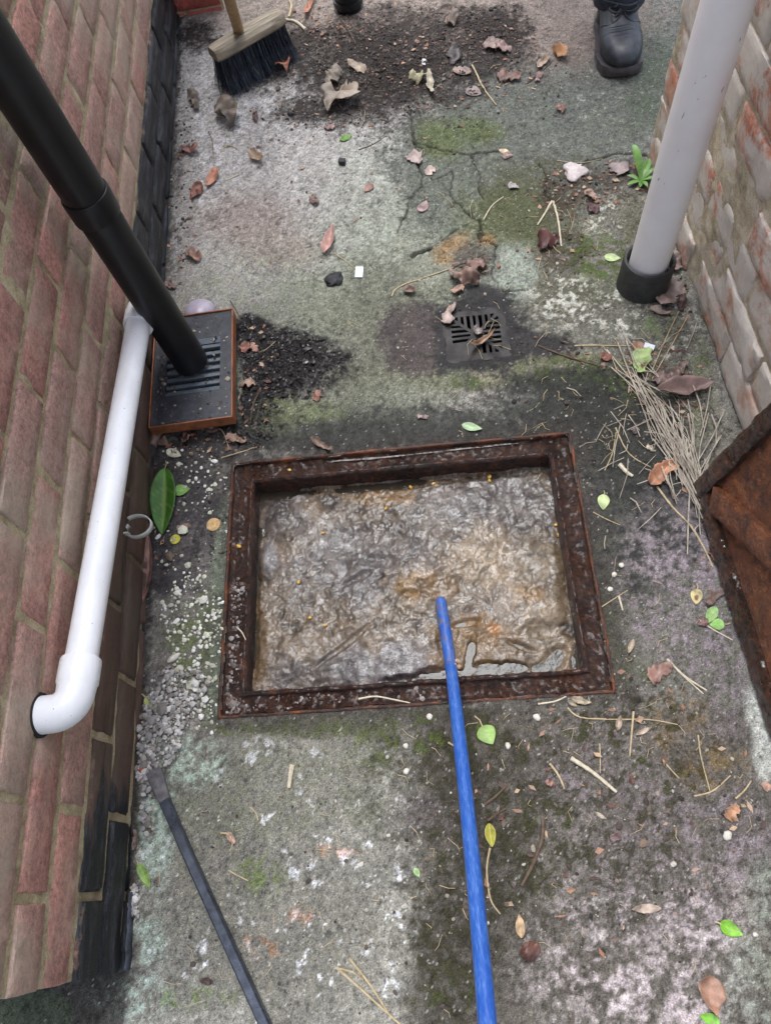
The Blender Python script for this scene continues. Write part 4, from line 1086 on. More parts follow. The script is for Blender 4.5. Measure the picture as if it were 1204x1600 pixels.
# bristles: tufts of tapered strands splayed toward the ground
rbn = random.Random(9); V, F = [], []
for i in range(5200):
    x = rbn.uniform(-hl + .006, hl - .006); y = rbn.uniform(-hw + .006, hw - .006)
    sx = x * .06 + rbn.gauss(0, .009); sy = y * .85 + rbn.gauss(0, .012) - .008; z1_ = rbn.uniform(.001, .008)
    p0, p1, p2 = Vector((x, y, zb + .003)), Vector((x + sx * .35, y + sy * .35, zb * .5)), Vector((x + sx, y + sy, z1_))
    w_ = .00055; aa = rbn.uniform(0, 3.14); wv = Vector((math.cos(aa), math.sin(aa), 0)) * w_
    o_ = len(V); V += [p0 - wv, p0 + wv, p1 - wv, p1 + wv, p2 - wv * .5, p2 + wv * .5]
    F += [(o_, o_ + 1, o_ + 3, o_ + 2), (o_ + 2, o_ + 3, o_ + 5, o_ + 4)]
mb = MB(); mb.v = [tuple(p) for p in V]; mb.f = F
def bristle_mat():
    m, t, b_ = new_mat('black blue bristle'); p = pos(t)
    c = ramp(t, noise(t, 240, 2, .6, stretch(t, p, 1, 1, .1)), [(.35, rgba(16, 18, 24)), (.6, rgba(36, 46, 62)), (.8, rgba(120, 122, 118))])
    setb(t, b_, Base_Color=c, Roughness=.4); return m
o = mb.build('bristles', bristle_mat(), br_, smooth=False); o['kind'] = 'stuff'
hb = br_.matrix_basis.inverted() @ Vector(G(371, 40, zb + hh_)); hb.z = zb + hh_ - .012
ht = br_.matrix_basis.inverted() @ Vector(G(352, -22, .36))
hd = (ht - hb).normalized()
mb = MB(); mb.tube([hb + hd * (1.25 * i / 12) for i in range(13)], [.0135] + [.0128] * 12, 18); mb.build('handle', simple_mat('tan wooden pole', rgba(138, 108, 72), rgba(176, 146, 104), 90, .6, 200, .4, .001), br_)

# black pipe stub at the far edge
sp = GP(545, 12); sp.z = 0
pst = empty('pipe_stub', sp); tag(pst, 'short black plastic pipe stub standing on the ground at the far edge', 'pipe')
mb = MB(); mb.lathe((0, 0, 0), (0, 0, 1), [(.040, -.004), (.0405, .004), (.036, .006), (.036, .15), (.032, .151), (.032, .01)], 36); mb.build('pipe', M_BLACK, pst)
mb = MB(); mb.lathe((0, 0, 0), (0, 0, 1), [(.0362, .012), (.0405, .0125), (.041, .028), (.0362, .0285)], 36); mb.build('socket_ring', M_BLACK, pst)

# ================================================================== PERSON (boot and trouser leg in view)
def loft(rings, cap=True):
    n = len(rings[0]); V = [p for r_ in rings for p in r_]; F = []
    for i in range(len(rings) - 1):
        for k_ in range(n): F.append((i * n + k_, i * n + (k_ + 1) % n, (i + 1) * n + (k_ + 1) % n, (i + 1) * n + k_))
    if cap: F += [tuple(range(n - 1, -1, -1)), tuple((len(rings) - 1) * n + k_ for k_ in range(n))]
    return V, F
M_LEATHER = simple_mat('black work leather', rgba(26, 29, 34), rgba(50, 54, 62), 90, .42, 260, .35, .0008, rvar=.12)
M_SOLE = simple_mat('grey rubber sole', rgba(44, 40, 42), rgba(76, 70, 72), 70, .6, 200, .4, .001)
M_LACE = simple_mat('black lace', rgba(14, 15, 17), rgba(34, 36, 41), 500, .6)
def half_w(t_):   # half width of the foot from toe tip (0) to heel (1)
    ks = [(0, .006), (.012, .020), (.04, .033), (.10, .0445), (.22, .0525), (.38, .052), (.55, .044), (.7, .0385), (.85, .038), (.94, .032), (.985, .020), (1, .008)]
    for (a, wa), (c, wc) in zip(ks[:-1], ks[1:]):
        if t_ <= c:
            f_ = (t_ - a) / (c - a); return wa + (wc - wa) * f_
    return .008
def make_boot(parent, loc, rz):
    FL = .30
    bt = empty('boot'); bt.parent = parent; bt.location = Vector(loc) - parent.location; bt.rotation_euler.z = rz; bt.scale = (.98, .84, 1)
    # sole: toe at y=0, heel at y=FL
    rings = []
    ts = [i / 40 for i in range(41)]
    outl = [(half_w(t_) * 1.01 + .001, t_ * FL) for t_ in ts]
    loop = [(w_, y) for w_, y in outl] + [(-w_, y) for w_, y in reversed(outl)]
    for z, g in ((.0, -.003), (.003, .0005), (.014, .002), (.019, .001), (.024, -.004)):
        rings.append([Vector((x + math.copysign(g, x), y + (g if y > .15 else -g), z + max(0, .05 - y) ** 2 * 3)) for x, y in loop])
    V, F = loft(rings); mb = MB(); mb.add(V, F); mb.build('sole', M_SOLE, bt, autosmooth=45)
    # upper: one lofted surface, toe -> instep -> shaft
    sect = []
    nseg = 28
    def ring(cy, cz, w_, h_, tilt, flat=.0):
        out = []
        for k_ in range(nseg):
            a = 2 * math.pi * k_ / nseg; c, s = math.cos(a), math.sin(a)
            ex = math.copysign(abs(c) ** .8, c) * w_; ez = math.copysign(abs(s) ** .85, s) * h_
            out.append(Vector((ex, cy - ez * math.sin(tilt), cz + ez * math.cos(tilt))))
        return out
    for (cy, cz, w_, h_, tl) in ((.004, .030, .012, .008, 1.1), (.007, .034, .024, .018, .9), (.017, .038, .034, .026, .6), (.034, .040, .0425, .031, .35), (.06, .0425, .0490, .034, .2), (.085, .044, .0525, .036, .1),
                                 (.11, .046, .051, .040, .0), (.13, .051, .0485, .047, -.1), (.155, .058, .045, .056, -.25), (.185, .070, .043, .066, -.5), (.21, .085, .042, .068, -.8), (.222, .110, .042, .062, -1.15), (.226, .14, .043, .056, -1.45), (.226, .18, .045, .055, -1.57)):
        sect.append(ring(cy, cz, w_, h_, tl))
    V, F = loft(sect)
    mb = MB(); mb.add(V, F)
    # heel block of the upper
    o = mb.build('upper', M_LEATHER, bt, autosmooth=180); o.modifiers.new('ss', 'SUBSURF').levels = 1; o.modifiers['ss'].render_levels = 1
    hr = []
    for z, g in ((.020, 1.0), (.05, .98), (.08, .93), (.12, .9)):
        lp = []
        for k_ in range(20):
            a = 2 * math.pi * k_ / 20; lp.append(Vector((.039 * g * math.cos(a), .245 + .050 * g * math.sin(a), z)))
        hr.append(lp)
    V, F = loft(hr); mb = MB(); mb.add(V, F); mb.build('heel_counter', M_LEATHER, bt)
    # toe cap seam, facing flaps, laces
    def top(y, x):   # height of the upper's surface
        best = None
        for i in range(len(keys) - 1):
            if keys[i][0] <= y <= keys[i + 1][0]:
                f_ = (y - keys[i][0]) / (keys[i + 1][0] - keys[i][0]); zc = keys[i][1] + f_ * (keys[i + 1][1] - keys[i][1]); w_ = keys[i][2] + f_ * (keys[i + 1][2] - keys[i][2]); h_ = keys[i][3] + f_ * (keys[i + 1][3] - keys[i][3])
                return zc + h_ * max(0, 1 - (abs(x) / w_) ** 2.4) ** .5
        return .1
    keys = [(.0, .034, .036, .018), (.016, .038, .044, .026), (.034, .040, .0485, .031), (.06, .0425, .0515, .034), (.085, .044, .0525, .036), (.11, .046, .051, .040), (.125, .051, .0485, .047), (.141, .058, .045, .056), (.152, .070, .043, .066), (.165, .085, .042, .068)]
    mb = MB()
    for yc, ln, rr in ((.080, .046, .0020), (.096, .045, .0017), (.088, .036, .0014), (.066, .047, .0010)):
        mb.tube([(x, yc + .012 * (x / .05) ** 2 + .002 * math.sin(x * 90), top(yc + .012 * (x / .05) ** 2, x) - .0004) for x in [(-1 + 2 * i / 16) * ln for i in range(17)]], rr, 6)
    mb.build('toe_crease', M_LEATHER, bt)
    for s in (-1, 1):   # curved front edge of the lacing flaps
        mb = MB(); pts_ = []
        for i in range(15):
            f_ = i / 14; x = s * (.005 + .041 * f_); y = .122 - .020 * math.sin(f_ * 2.2) + .020 * f_ ** 2
            pts_.append((x, y, top(y, x) + .0005))
        mb.tube(pts_, .0018, 7)
        pts_ = [(s * .006, .122 + .04 * i / 6, top(.122 + .04 * i / 6, .006) + .001) for i in range(7)]
        mb.tube(pts_, .0017, 7); mb.build('flap_edge', M_LEATHER, bt)
    mb = MB()
    for i in range(4):
        y = .126 + i * .011; z = top(y, .01)
        mb.tube([(-.020, y - .002, top(y, .02) + .001), (-.008, y, z + .003), (.008, y + .003, z + .003), (.020, y - .002, top(y, .02) + .001)], .0027, 7)
    for s in (-1, 1):   # hanging bow loops
        lp = []
        for i in range(13):
            a = 2 * math.pi * i / 12; lp.append((s * (.020 + .013 * math.sin(a)), .128 - .014 * math.cos(a), top(.128, .02) + .007 + .003 * math.sin(a)))
        mb.tube(lp, .0025, 7, False)
    mb.build('laces', M_LACE, bt)
    return bt
toe = GP(972, 126); toe.z = .001
pe = empty('person', (toe.x + .02, toe.y + .2, 0)); tag(pe, 'person standing at the far right in a black lace-up work boot and dark trousers', 'person')
rzb = math.radians(-4)
make_boot(pe, toe, rzb)
toe2 = Vector((toe.x - .03, toe.y + .52, .001)); make_boot(pe, toe2, math.radians(14))
M_TROUSER = simple_mat('dark navy trousers', rgba(30, 33, 42), rgba(48, 52, 62), 120, .85, 500, .4, .001)
def leg(ank, knee, hip):
    rg_ = []
    pts_ = [(ank, .064), (ank.lerp(knee, .12), .064), (ank.lerp(knee, .5), .066), (knee, .070), (knee.lerp(hip, .5), .086), (hip, .098)]
    for p, r_ in pts_:
        lp = []
        for k_ in range(26):
            a = 2 * math.pi * k_ / 26; f_ = 1 + .05 * math.sin(a * 5 + p.z * 30) + .03 * math.sin(a * 3 + p.z * 55)
            lp.append(Vector((p.x + r_ * .92 * f_ * math.cos(a), p.y + r_ * 1.1 * f_ * math.sin(a), p.z)) - pe.location)
        rg_.append(lp)
    return rg_
an1 = Vector((toe.x + .225 * math.sin(-rzb) , toe.y + .180, .092)); an2 = toe2 + Vector((-.05, .180, .091))
hipc = Vector(((an1.x + an2.x) / 2 + .02, (an1.y + an2.y) / 2 + .0, .92))
mb = MB()
for an, sgn in ((an1, 1), (an2, -1)):
    hp_ = hipc + Vector((.085 * sgn, -.05 * sgn, 0)); kn = an.lerp(hp_, .48) + Vector((0, -.03, 0))
    V, F = loft(leg(an, kn, hp_)); mb.add(V, F)
rg_ = []
for z, w_, d_ in ((.84, .17, .13), (.92, .185, .135), (1.02, .175, .125), (1.06, .165, .12)):
    rg_.append([Vector((hipc.x + w_ * math.cos(2 * math.pi * k_ / 24), hipc.y + d_ * math.sin(2 * math.pi * k_ / 24), z)) - pe.location for k_ in range(24)])
V, F = loft(rg_); mb.add(V, F)
o = mb.build('trousers', M_TROUSER, pe, autosmooth=180)
md = o.modifiers.new('rm', 'REMESH'); md.mode = 'VOXEL'; md.voxel_size = .011; md.use_smooth_shade = True
# turned-up hem
mb = MB(); lp = leg(an1, an1 + Vector((0, 0, .4)), hipc)[0]
lp = [p + pe.location for p in lp]; cen = sum(lp, Vector()) / len(lp)
V = []
for z, g in ((-.001, 1.0), (-.002, 1.035), (.010, 1.045), (.022, 1.04), (.024, 1.0)):
    V.append([cen + (p - cen) * g + Vector((0, 0, z)) - pe.location for p in lp])
V, F = loft(V, False); mb.add(V, F); mb.build('hem', M_TROUSER, pe)
# jacket, arms, head (above the picture): one skinned body
def skin_body():
    me = bpy.data.meshes.new('body'); H_ = hipc - pe.location
    J = {'pel': (0, 0, 1.02, .14), 'che': (0, 0, 1.32, .165), 'nek': (0, -.01, 1.49, .06), 'hea': (0, -.03, 1.60, .085), 'top': (0, -.03, 1.70, .075)}
    for s, n_ in ((1, 'l'), (-1, 'r')):
        J['sh' + n_] = (.19 * s, 0, 1.43, .065); J['el' + n_] = (.25 * s, .01, 1.13, .045); J['wr' + n_] = (.24 * s, -.10, .90, .032); J['ha' + n_] = (.235 * s, -.13, .82, .034)
    nm = list(J); ed = [('pel', 'che'), ('che', 'nek'), ('nek', 'hea'), ('hea', 'top')]
    for n_ in 'lr': ed += [('che', 'sh' + n_), ('sh' + n_, 'el' + n_), ('el' + n_, 'wr' + n_), ('wr' + n_, 'ha' + n_)]
    me.from_pydata([(H_.x + J[k_][0], H_.y + J[k_][1], J[k_][2]) for k_ in nm], [(nm.index(a), nm.index(b2)) for a, b2 in ed], [])
    o = ob('jacket', me, simple_mat('dark work jacket', rgba(36, 40, 48), rgba(56, 60, 68), 60, .8, 300, .4, .001), pe)
    o.modifiers.new('skin', 'SKIN'); o.modifiers.new('ss', 'SUBSURF').render_levels = 2
    for i, k_ in enumerate(nm): me.skin_vertices[0].data[i].radius = (J[k_][3], J[k_][3] * (.72 if k_ in ('pel', 'che') else 1))
    me.skin_vertices[0].data[0].use_root = True
    return o
skin_body()
# ================================================================== LITTER
rl = random.Random(21)
def leaf_obj(px, py, ln, wd, ang, kind, c, label, curl=.0, fold=.0, crumple=.0, spot=None, stem=0.0, z=None, vein=None, grp=None, cat='leaf', name='leaf', seed=None, holes=0):
    """ln, wd: size in photo pixels; ang: heading of the tip in the photograph (0 right, 90 down)"""
    s = seed if seed is not None else int(px * 7 + py * 13) % 997
    base = GP(px, py) if z is None else Vector(G(px, py, z))
    a = math.radians(ang); tip = G(px + math.cos(a) * 10, py + math.sin(a) * 10, base.z)
    hv = Vector((tip[0] - base.x, tip[1] - base.y)); px_m = 10 / max(hv.length, 1e-6); head = math.atan2(hv.y, hv.x)
    Lm = ln / px_m; b_dir = (-math.sin(a), math.cos(a)); t2 = G(px + b_dir[0] * 10, py + b_dir[1] * 10, base.z)
    Wm = wd / (10 / max(math.hypot(t2[0] - base.x, t2[1] - base.y), 1e-6)) / 2
    nt, nsd = 22, 8
    t_ = np.linspace(0, 1, nt + 1); sdv = np.linspace(-1, 1, nsd + 1)
    T, S_ = np.meshgrid(t_, sdv, indexing='ij')
    if kind == 'ovate': w = np.sin(np.pi * T ** .72) ** .85
    elif kind == 'lance': w = np.sin(np.pi * T ** .85) ** .75
    elif kind == 'round': w = np.sqrt(np.clip(1 - (2 * T - 1) ** 2, 0, 1))
    elif kind == 'torn': w = np.clip(np.sin(np.pi * (.10 + .82 * T) ** (.7 + .3 * ((s % 7) / 7))), 0, 1) ** .7 * (1 + .55 * fbm(T * 4.5 + s, np.sign(S_) * 3.7 + s, 1, 3, s % 40, .65))
    elif kind == 'lobed': w = np.sin(np.pi * T ** .8) ** .5 * (.80 + .30 * np.abs(np.sin(T * 7.5 + .9 * np.sign(S_) + s)) + .3 * fbm(T * 5 + s, np.sign(S_) * 3.1, 1, 3, s % 40))
    w = np.clip(w, .03, 1.6)
    x = (T - .5) * Lm; y = S_ * w * Wm
    zz = fold * np.abs(y) - fold * .0
    if curl:       # roll along the length and cup across
        zz = zz + curl * Lm * ((T - .5) ** 2) * 1.4 + curl * .9 * y * y / max(Wm, 1e-4)
        y = y * (1 - .25 * abs(curl) * np.abs(S_))
    n1 = fbm(x * 1.0 + s, y + s * .37, 1.6 / max(Wm * 2, .004), 3, s % 60, .55); n2 = fbm(x + s * .7, y - s, 1.9 / max(Wm * 2, .004), 3, s % 47 + 5, .55)
    zz = zz + (crumple * .95 + .06) * Wm * n1
    x = x + crumple * .38 * Wm * n2; y = y + crumple * .38 * Wm * n1
    zz = zz - zz.min() + .0009
    zz = np.minimum(zz, .035)
    V = np.stack([x.ravel(), y.ravel(), zz.ravel()], 1)
    ii = np.arange(T.size).reshape(T.shape)
    F = np.stack([ii[:-1, :-1], ii[1:, :-1], ii[1:, 1:], ii[:-1, 1:]], -1)
    if holes:
        hm = fbm((x[:-1, :-1]) + s, y[:-1, :-1], 1.7 / max(Wm, .004), 2, s % 33) > .55
        F = F[~hm]
    F = F.reshape(-1, 4)
    lc = lin(c); warm = c[0] > c[1] * 1.08
    col = np.zeros(T.shape + (3,)) + (lc * .62 + .20 * lc.mean() if warm else lc * .74 + .05 * lc.mean())
    col *= np.clip(1 + (.55 if warm else .3) * n2 + .3 * n1, .3, 1.8)[..., None]
    rib = np.exp(-(S_ / .10) ** 2); vn = np.exp(-(((T * 9 - np.abs(S_) * 1.6) % 1 - .5) / .12) ** 2) * (np.abs(S_) < .9) * .5
    m = np.clip(rib + vn, 0, 1)[..., None] * .45
    vc_ = lin(vein) if vein else np.clip(col * (1.5 if np.mean(lin(c)) > .09 else .8), 0, .9)
    col = col * (1 - m) + vc_ * m
    if spot:
        for (tc, sc_, rr, cc) in spot:
            q = 1 - sstep(.6, 1.15, np.hypot((T - tc) / rr, (S_ - sc_) / (rr * 2.2)) + .25 * n1); col = col * (1 - q[..., None]) + lin(cc) * q[..., None]
    me = np_mesh(name, V, F); add_color(me, np.clip(col, .004, .9).reshape(-1, 3))
    o = ob(name, me, M_LEAF)
    md = o.modifiers.new('s', 'SOLIDIFY'); md.thickness = .0005; md.offset = 1
    o.location = base; o.rotation_euler = (rl.uniform(-.06, .06), rl.uniform(-.05, .05), head)
    tag(o, label, cat, grp)
    if stem:
        mb = MB(); z0 = float(zz[0, nsd // 2]); sl_ = stem / px_m
        mb.tube([(-Lm / 2 + .002, 0, z0 + .0004), (-Lm / 2 - sl_ * .5, .08 * sl_, z0 * .6 + .001), (-Lm / 2 - sl_, -.1 * sl_, .001)], [.0011, .0009, .0012], 6)
        st_ = mb.build('stem', M_STRAW, o)
    return o
def leaf_mat():
    m, t, b_ = new_mat('leaf'); p = nd(t, 'ShaderNodeTexCoord').outputs['Object']
    col = nd(t, 'ShaderNodeAttribute', attribute_name='Col').outputs['Color']
    n = noise(t, 500, 3, .6, p)
    col = mix(t, .5, col, ramp(t, n, [(.3, (.65, .65, .65, 1)), (.7, (1.25, 1.25, 1.25, 1))]), 'MULTIPLY')
    setb(t, b_, Base_Color=col, Roughness=.5, Normal=bump(t, n, .25, .0006)); return m
M_LEAF = leaf_mat()
M_STRAW = simple_mat('dry straw', rgba(150, 130, 98), rgba(196, 178, 142), 120, .65)
M_TWIG = simple_mat('brown twig', rgba(62, 48, 38), rgba(104, 84, 66), 120, .8, 300, .5, .001)
M_PALE = simple_mat('bleached stalk', rgba(176, 164, 140), rgba(212, 200, 176), 120, .65)

GRN, LGRN, YEL, TAN, BRN, ORG, PNK, DRK, RED, GRY = (74, 128, 34), (156, 188, 108), (206, 196, 84), (168, 140, 108), (116, 84, 66), (172, 100, 52), (150, 112, 100), (70, 52, 46), (96, 52, 46), (130, 114, 98)
LV = [
 # --- fresh leaves
 (258, 785, 104, 40, 93, 'lance', (58, 108, 30), 'large glossy green leaf with pale veins by the left wall', dict(fold=.45, curl=.12, vein=(150, 176, 84), stem=14)),
 (285, 767, 26, 17, -12, 'ovate', (126, 172, 78), 'small light green leaf touching the large glossy leaf', dict(curl=.2)),
 (273, 710, 24, 15, 20, 'ovate', (206, 202, 178), 'cream pale leaf in dark soil below the hopper', dict(curl=.3)),
 (274, 843, 15, 17, 80, 'round', (198, 190, 52), 'small round yellow leaf below the large glossy leaf', dict(curl=.1)),
 (287, 824, 24, 15, -20, 'lobed', PNK, 'pinkish lobed leaf beside the small yellow leaf', dict(curl=.2)),
 (238, 1099, 30, 22, 40, 'ovate', (196, 200, 110), 'yellow leaf with green centre on the gravel by the wall', dict(curl=.15, stem=12, spot=[(.5, 0, .22, (110, 150, 60))])),
 (228, 1369, 42, 20, 70, 'ovate', (142, 176, 86), 'green leaf at the wall foot near the crowbar', dict(curl=.2, stem=5)),
 (737, 669, 32, 13, 10, 'ovate', (160, 186, 138), 'pale green leaf just behind the manhole frame', dict(curl=.25)),
 (942, 785, 26, 20, 95, 'ovate', (180, 196, 132), 'round pale green leaf right of the manhole frame', dict(curl=.1, stem=6)),
 (1087, 933, 28, 23, 95, 'ovate', (204, 184, 110), 'yellow leaf with a brown spot left of the tipped cover', dict(curl=.2, stem=8, spot=[(.55, 0, .2, (110, 74, 36))])),
 (1110, 962, 30, 20, 120, 'ovate', (150, 190, 104), 'upper light green leaf of the pair beside the tipped cover', dict(curl=.2)),
 (1119, 976, 24, 18, 175, 'ovate', (146, 196, 98), 'lower light green leaf of the pair beside the tipped cover', dict(curl=.15, stem=9)),
 (761, 1149, 34, 32, 60, 'ovate', (140, 174, 76), 'green leaf with a small hole just right of the blue rod', dict(curl=.15, stem=20, spot=[(.35, -.1, .05, (40, 36, 24))])),
 (766, 1305, 38, 18, 82, 'lance', (190, 182, 74), 'folded yellow green leaf right of the blue rod', dict(fold=.6, curl=.15)),
 (651, 1363, 16, 10, 60, 'lance', (150, 180, 110), 'tiny light green leaf left of the blue rod', dict()),
 (1140, 1452, 44, 24, 25, 'ovate', (128, 190, 44), 'bright green leaf at the lower right', dict(curl=.2, stem=8)),
 (1107, 1592, 34, 20, 200, 'ovate', (122, 186, 48), 'bright green leaf cut off by the bottom edge', dict(curl=.2)),
 (540, 217, 20, 9, -20, 'lance', (96, 140, 40), 'small green leaf scrap on pale concrete at the far middle', dict(crumple=.3)),
 (998, 545, 30, 24, 80, 'ovate', (150, 96, 60), 'russet tip leaf on top of the green patched leaf', dict(curl=.3)),
 (1000, 568, 44, 30, 100, 'torn', (150, 170, 104), 'green leaf with brown patches at the top of the straw', dict(curl=.25, crumple=.3, spot=[(.6, .5, .16, (84, 52, 34))])),
 (956, 404, 26, 13, 5, 'ovate', (186, 204, 140), 'pale green leaf left of the rubber collar', dict(curl=.2)),
 # --- dry leaves, far
 (484, 14, 40, 15, 112, 'torn', ORG, 'long orange curled leaf right of the broom head', dict(curl=.5, crumple=.5)),
 (442, 108, 24, 20, 50, 'torn', (160, 92, 58), 'orange brown leaf in front of the broom bristles', dict(curl=.3, crumple=.7)),
 (384, 126, 22, 14, 20, 'torn', (128, 72, 48), 'small red brown leaf at the end of the bristles', dict(crumple=.8)),
 (357, 188, 42, 36, 70, 'lobed', (112, 96, 80), 'crumpled grey brown lobed leaf on pale concrete near the left wall', dict(curl=.2, crumple=1.1)),
 (306, 162, 30, 16, 70, 'torn', (120, 104, 88), 'thin tattered leaf close to the left wall at the far end', dict(crumple=1.0)),
 (400, 185, 18, 10, 80, 'lance', (100, 62, 54), 'small dark red leaf right of the crumpled grey leaf', dict(crumple=.4)),
 (402, 251, 30, 16, 35, 'torn', (176, 148, 116), 'curled pale tan leaf casting a shadow on the left concrete', dict(curl=.8, crumple=.5)),
 (333, 281, 36, 18, 120, 'lance', (186, 116, 78), 'ribbed orange brown leaf, upper of a touching pair', dict(curl=.35, crumple=.35)),
 (310, 303, 30, 19, 125, 'lance', (142, 78, 50), 'dark rust leaf, lower of a touching pair', dict(curl=.3, crumple=.6)),
 (297, 238, 30, 16, 10, 'torn', (124, 74, 60), 'red brown leaf at the foot of the black painted wall', dict(curl=.3, crumple=.6)),
 (304, 402, 26, 17, 30, 'torn', (154, 108, 84), 'light brown leaf near the wall beside the downpipe', dict(crumple=.8)),
 (268, 448, 18, 12, 30, 'torn', (130, 96, 82), 'small brown leaf at the wall just above the hopper', dict(crumple=.8)),
 (535, 162, 36, 30, 20, 'lobed', (150, 130, 106), 'large crumpled tan leaf on the dark soil, nearer of two', dict(crumple=1.2)),
 (526, 126, 34, 20, 300, 'torn', (136, 118, 98), 'crumpled tan leaf on the dark soil, farther of two', dict(crumple=.9)),
 (560, 110, 36, 12, 15, 'lance', (152, 130, 102), 'narrow tan leaf lying across the dark soil', dict(curl=.4, crumple=.4)),
 (515, 380, 50, 20, 290, 'lance', (182, 132, 116), 'pink brown narrow leaf upright on the pale concrete', dict(curl=.5, fold=.4, crumple=.25)),
 (516, 200, 16, 10, 20, 'torn', PNK, 'small pink brown leaf at the near edge of the dark soil', dict(crumple=.5)),
 (576, 296, 18, 14, 140, 'ovate', (164, 108, 84), 'small orange brown leaf on the middle concrete', dict(curl=.3)),
 (492, 316, 18, 12, 40, 'torn', (136, 104, 88), 'tiny brown leaf left of the middle concrete', dict(crumple=.7)),
 (661, 323, 22, 18, 300, 'ovate', (156, 118, 112), 'pink heart-shaped leaf beside the long crack', dict(curl=.1)),
 (649, 249, 26, 22, 40, 'torn', (166, 140, 130), 'pale pink torn leaf at the crack junction', dict(crumple=.4)),
 (672, 269, 18, 12, 330, 'torn', (186, 158, 140), 'small pale leaf piece right of the crack junction', dict(crumple=.5)),
 (875, 88, 26, 20, 50, 'torn', (190, 130, 66), 'orange upright leaf in front of the boot to its left', dict(curl=.5, crumple=.4)),
 (847, 101, 28, 14, 130, 'torn', (168, 140, 110), 'tan leaf beside the orange leaf near the boot', dict(curl=.3, crumple=.5)),
 (841, 122, 20, 10, 110, 'torn', PNK, 'small pink brown leaf under the twig near the boot', dict(crumple=.5)),
 (795, 122, 34, 18, 10, 'torn', (124, 82, 62), 'rust brown flat leaf left of the leaves near the boot', dict(crumple=.6)),
 (876, 171, 20, 14, 10, 'torn', (140, 92, 72), 'small brown leaf alone on the green concrete', dict(crumple=.8)),
 (740, 146, 28, 18, 20, 'ovate', (140, 116, 108), 'pinkish grey leaf beside the long pale twig', dict(curl=.3)),
 (768, 76, 18, 14, 60, 'torn', (140, 110, 96), 'pale brown leaf on the far brown ground, left one', dict(crumple=.5)),
 (786, 81, 26, 10, 10, 'torn', (146, 110, 100), 'pale brown leaf on the far brown ground, right one', dict(crumple=.5)),
 (722, 116, 30, 12, 5, 'torn', (140, 112, 98), 'flat brown leaf at the edge of the far soil', dict(curl=.4)),
 (710, 92, 28, 24, 100, 'lobed', (84, 68, 64), 'dark lobed leaf on the far soil', dict(crumple=.6)),
 (706, 38, 20, 14, 10, 'torn', (128, 104, 84), 'brown leaf on the heap at the far middle', dict(crumple=.8)),
 (672, 138, 30, 11, 80, 'torn', (172, 160, 136), 'pale curled leaf strip at the near edge of the far soil', dict(curl=.5, crumple=.4)),
 (654, 128, 18, 14, 10, 'torn', (156, 148, 112), 'pale yellowish leaf scrap at the edge of the far soil', dict(crumple=.7)),
 (788, 239, 20, 8, 10, 'lance', (196, 168, 120), 'pale yellow narrow leaf on the crack line', dict(curl=.2)),
 (792, 246, 16, 10, 160, 'torn', PNK, 'pink brown scrap under the pale yellow leaf', dict(crumple=.4)),
 (802, 292, 18, 10, 30, 'torn', (176, 164, 158), 'pale grey scrap on the broken slab', dict(crumple=.4)),
 # --- dry leaves, middle
 (855, 382, 36, 20, 340, 'torn', RED, 'dark red crumpled leaf on the broken mossy slab', dict(crumple=1.0)),
 (922, 310, 18, 13, 40, 'torn', (164, 126, 104), 'tan leaf scrap on moss below the pale lump', dict(crumple=.6)),
 (925, 328, 22, 15, 30, 'torn', (96, 60, 60), 'purple brown scrap on moss below the pale lump', dict(crumple=.5)),
 (966, 266, 26, 22, 30, 'torn', (128, 108, 104), 'grey leaf at the foot of the weed', dict(crumple=.3)),
 (724, 440, 50, 26, 200, 'lobed', (152, 116, 98), 'crumpled brown leaf cluster piece above the grate', dict(crumple=1.0, curl=.2)),
 (745, 422, 38, 22, 300, 'torn', (120, 88, 74), 'darker brown crumpled leaf above the grate', dict(crumple=1.0)),
 (715, 455, 24, 12, 150, 'torn', (166, 128, 104), 'small tan leaf nearest the grate top edge', dict(crumple=.6)),
 (640, 457, 24, 18, 200, 'round', (142, 110, 90), 'small curled round leaf left of the grate', dict(curl=.8, crumple=.4)),
 (702, 491, 38, 22, 300, 'torn', (162, 136, 122), 'pink tan leaf over the left corner of the grate', dict(curl=.4, crumple=.5)),
 (752, 536, 50, 14, 332, 'lance', (172, 132, 96), 'rolled tan leaf lying on the near half of the grate', dict(curl=1.1, crumple=.2)),
 (745, 518, 20, 14, 240, 'torn', (132, 116, 112), 'small grey leaf at the centre of the grate', dict(crumple=.6)),
 (1043, 462, 50, 46, 140, 'torn', (158, 132, 120), 'big pinkish tan leaf behind the rubber collar', dict(crumple=.5, curl=.2)),
 (1052, 416, 28, 26, 30, 'torn', (160, 132, 122), 'pink leaf between the grey pipe and the old wall', dict(crumple=.5)),
 (1030, 488, 36, 14, 20, 'torn', (164, 140, 124), 'folded tan leaf in front of the big leaf at the collar', dict(curl=.6)),
 (1062, 478, 22, 18, 80, 'torn', (92, 66, 58), 'dark brown leaf piece at the foot of the old wall', dict(crumple=1)),
 (1066, 612, 88, 30, 352, 'lance', (150, 118, 108), 'long curled pink brown leaf above the straw', dict(curl=.5, fold=.6, crumple=.3)),
 (1036, 596, 40, 26, 30, 'torn', (112, 84, 76), 'brown leaf tucked under the top of the straw', dict(crumple=.8)),
 (1058, 580, 34, 18, 330, 'torn', (128, 104, 92), 'ragged brown leaf touching the long curled leaf', dict(crumple=.8)),
 (1035, 738, 56, 30, 318, 'torn', (186, 122, 78), 'folded orange leaf on the straw left of the tipped cover', dict(fold=.5, curl=.2, crumple=.4)),
 (1033, 655, 22, 18, 40, 'torn', (120, 88, 80), 'purple brown leaf scrap inside the straw', dict(crumple=.6)),
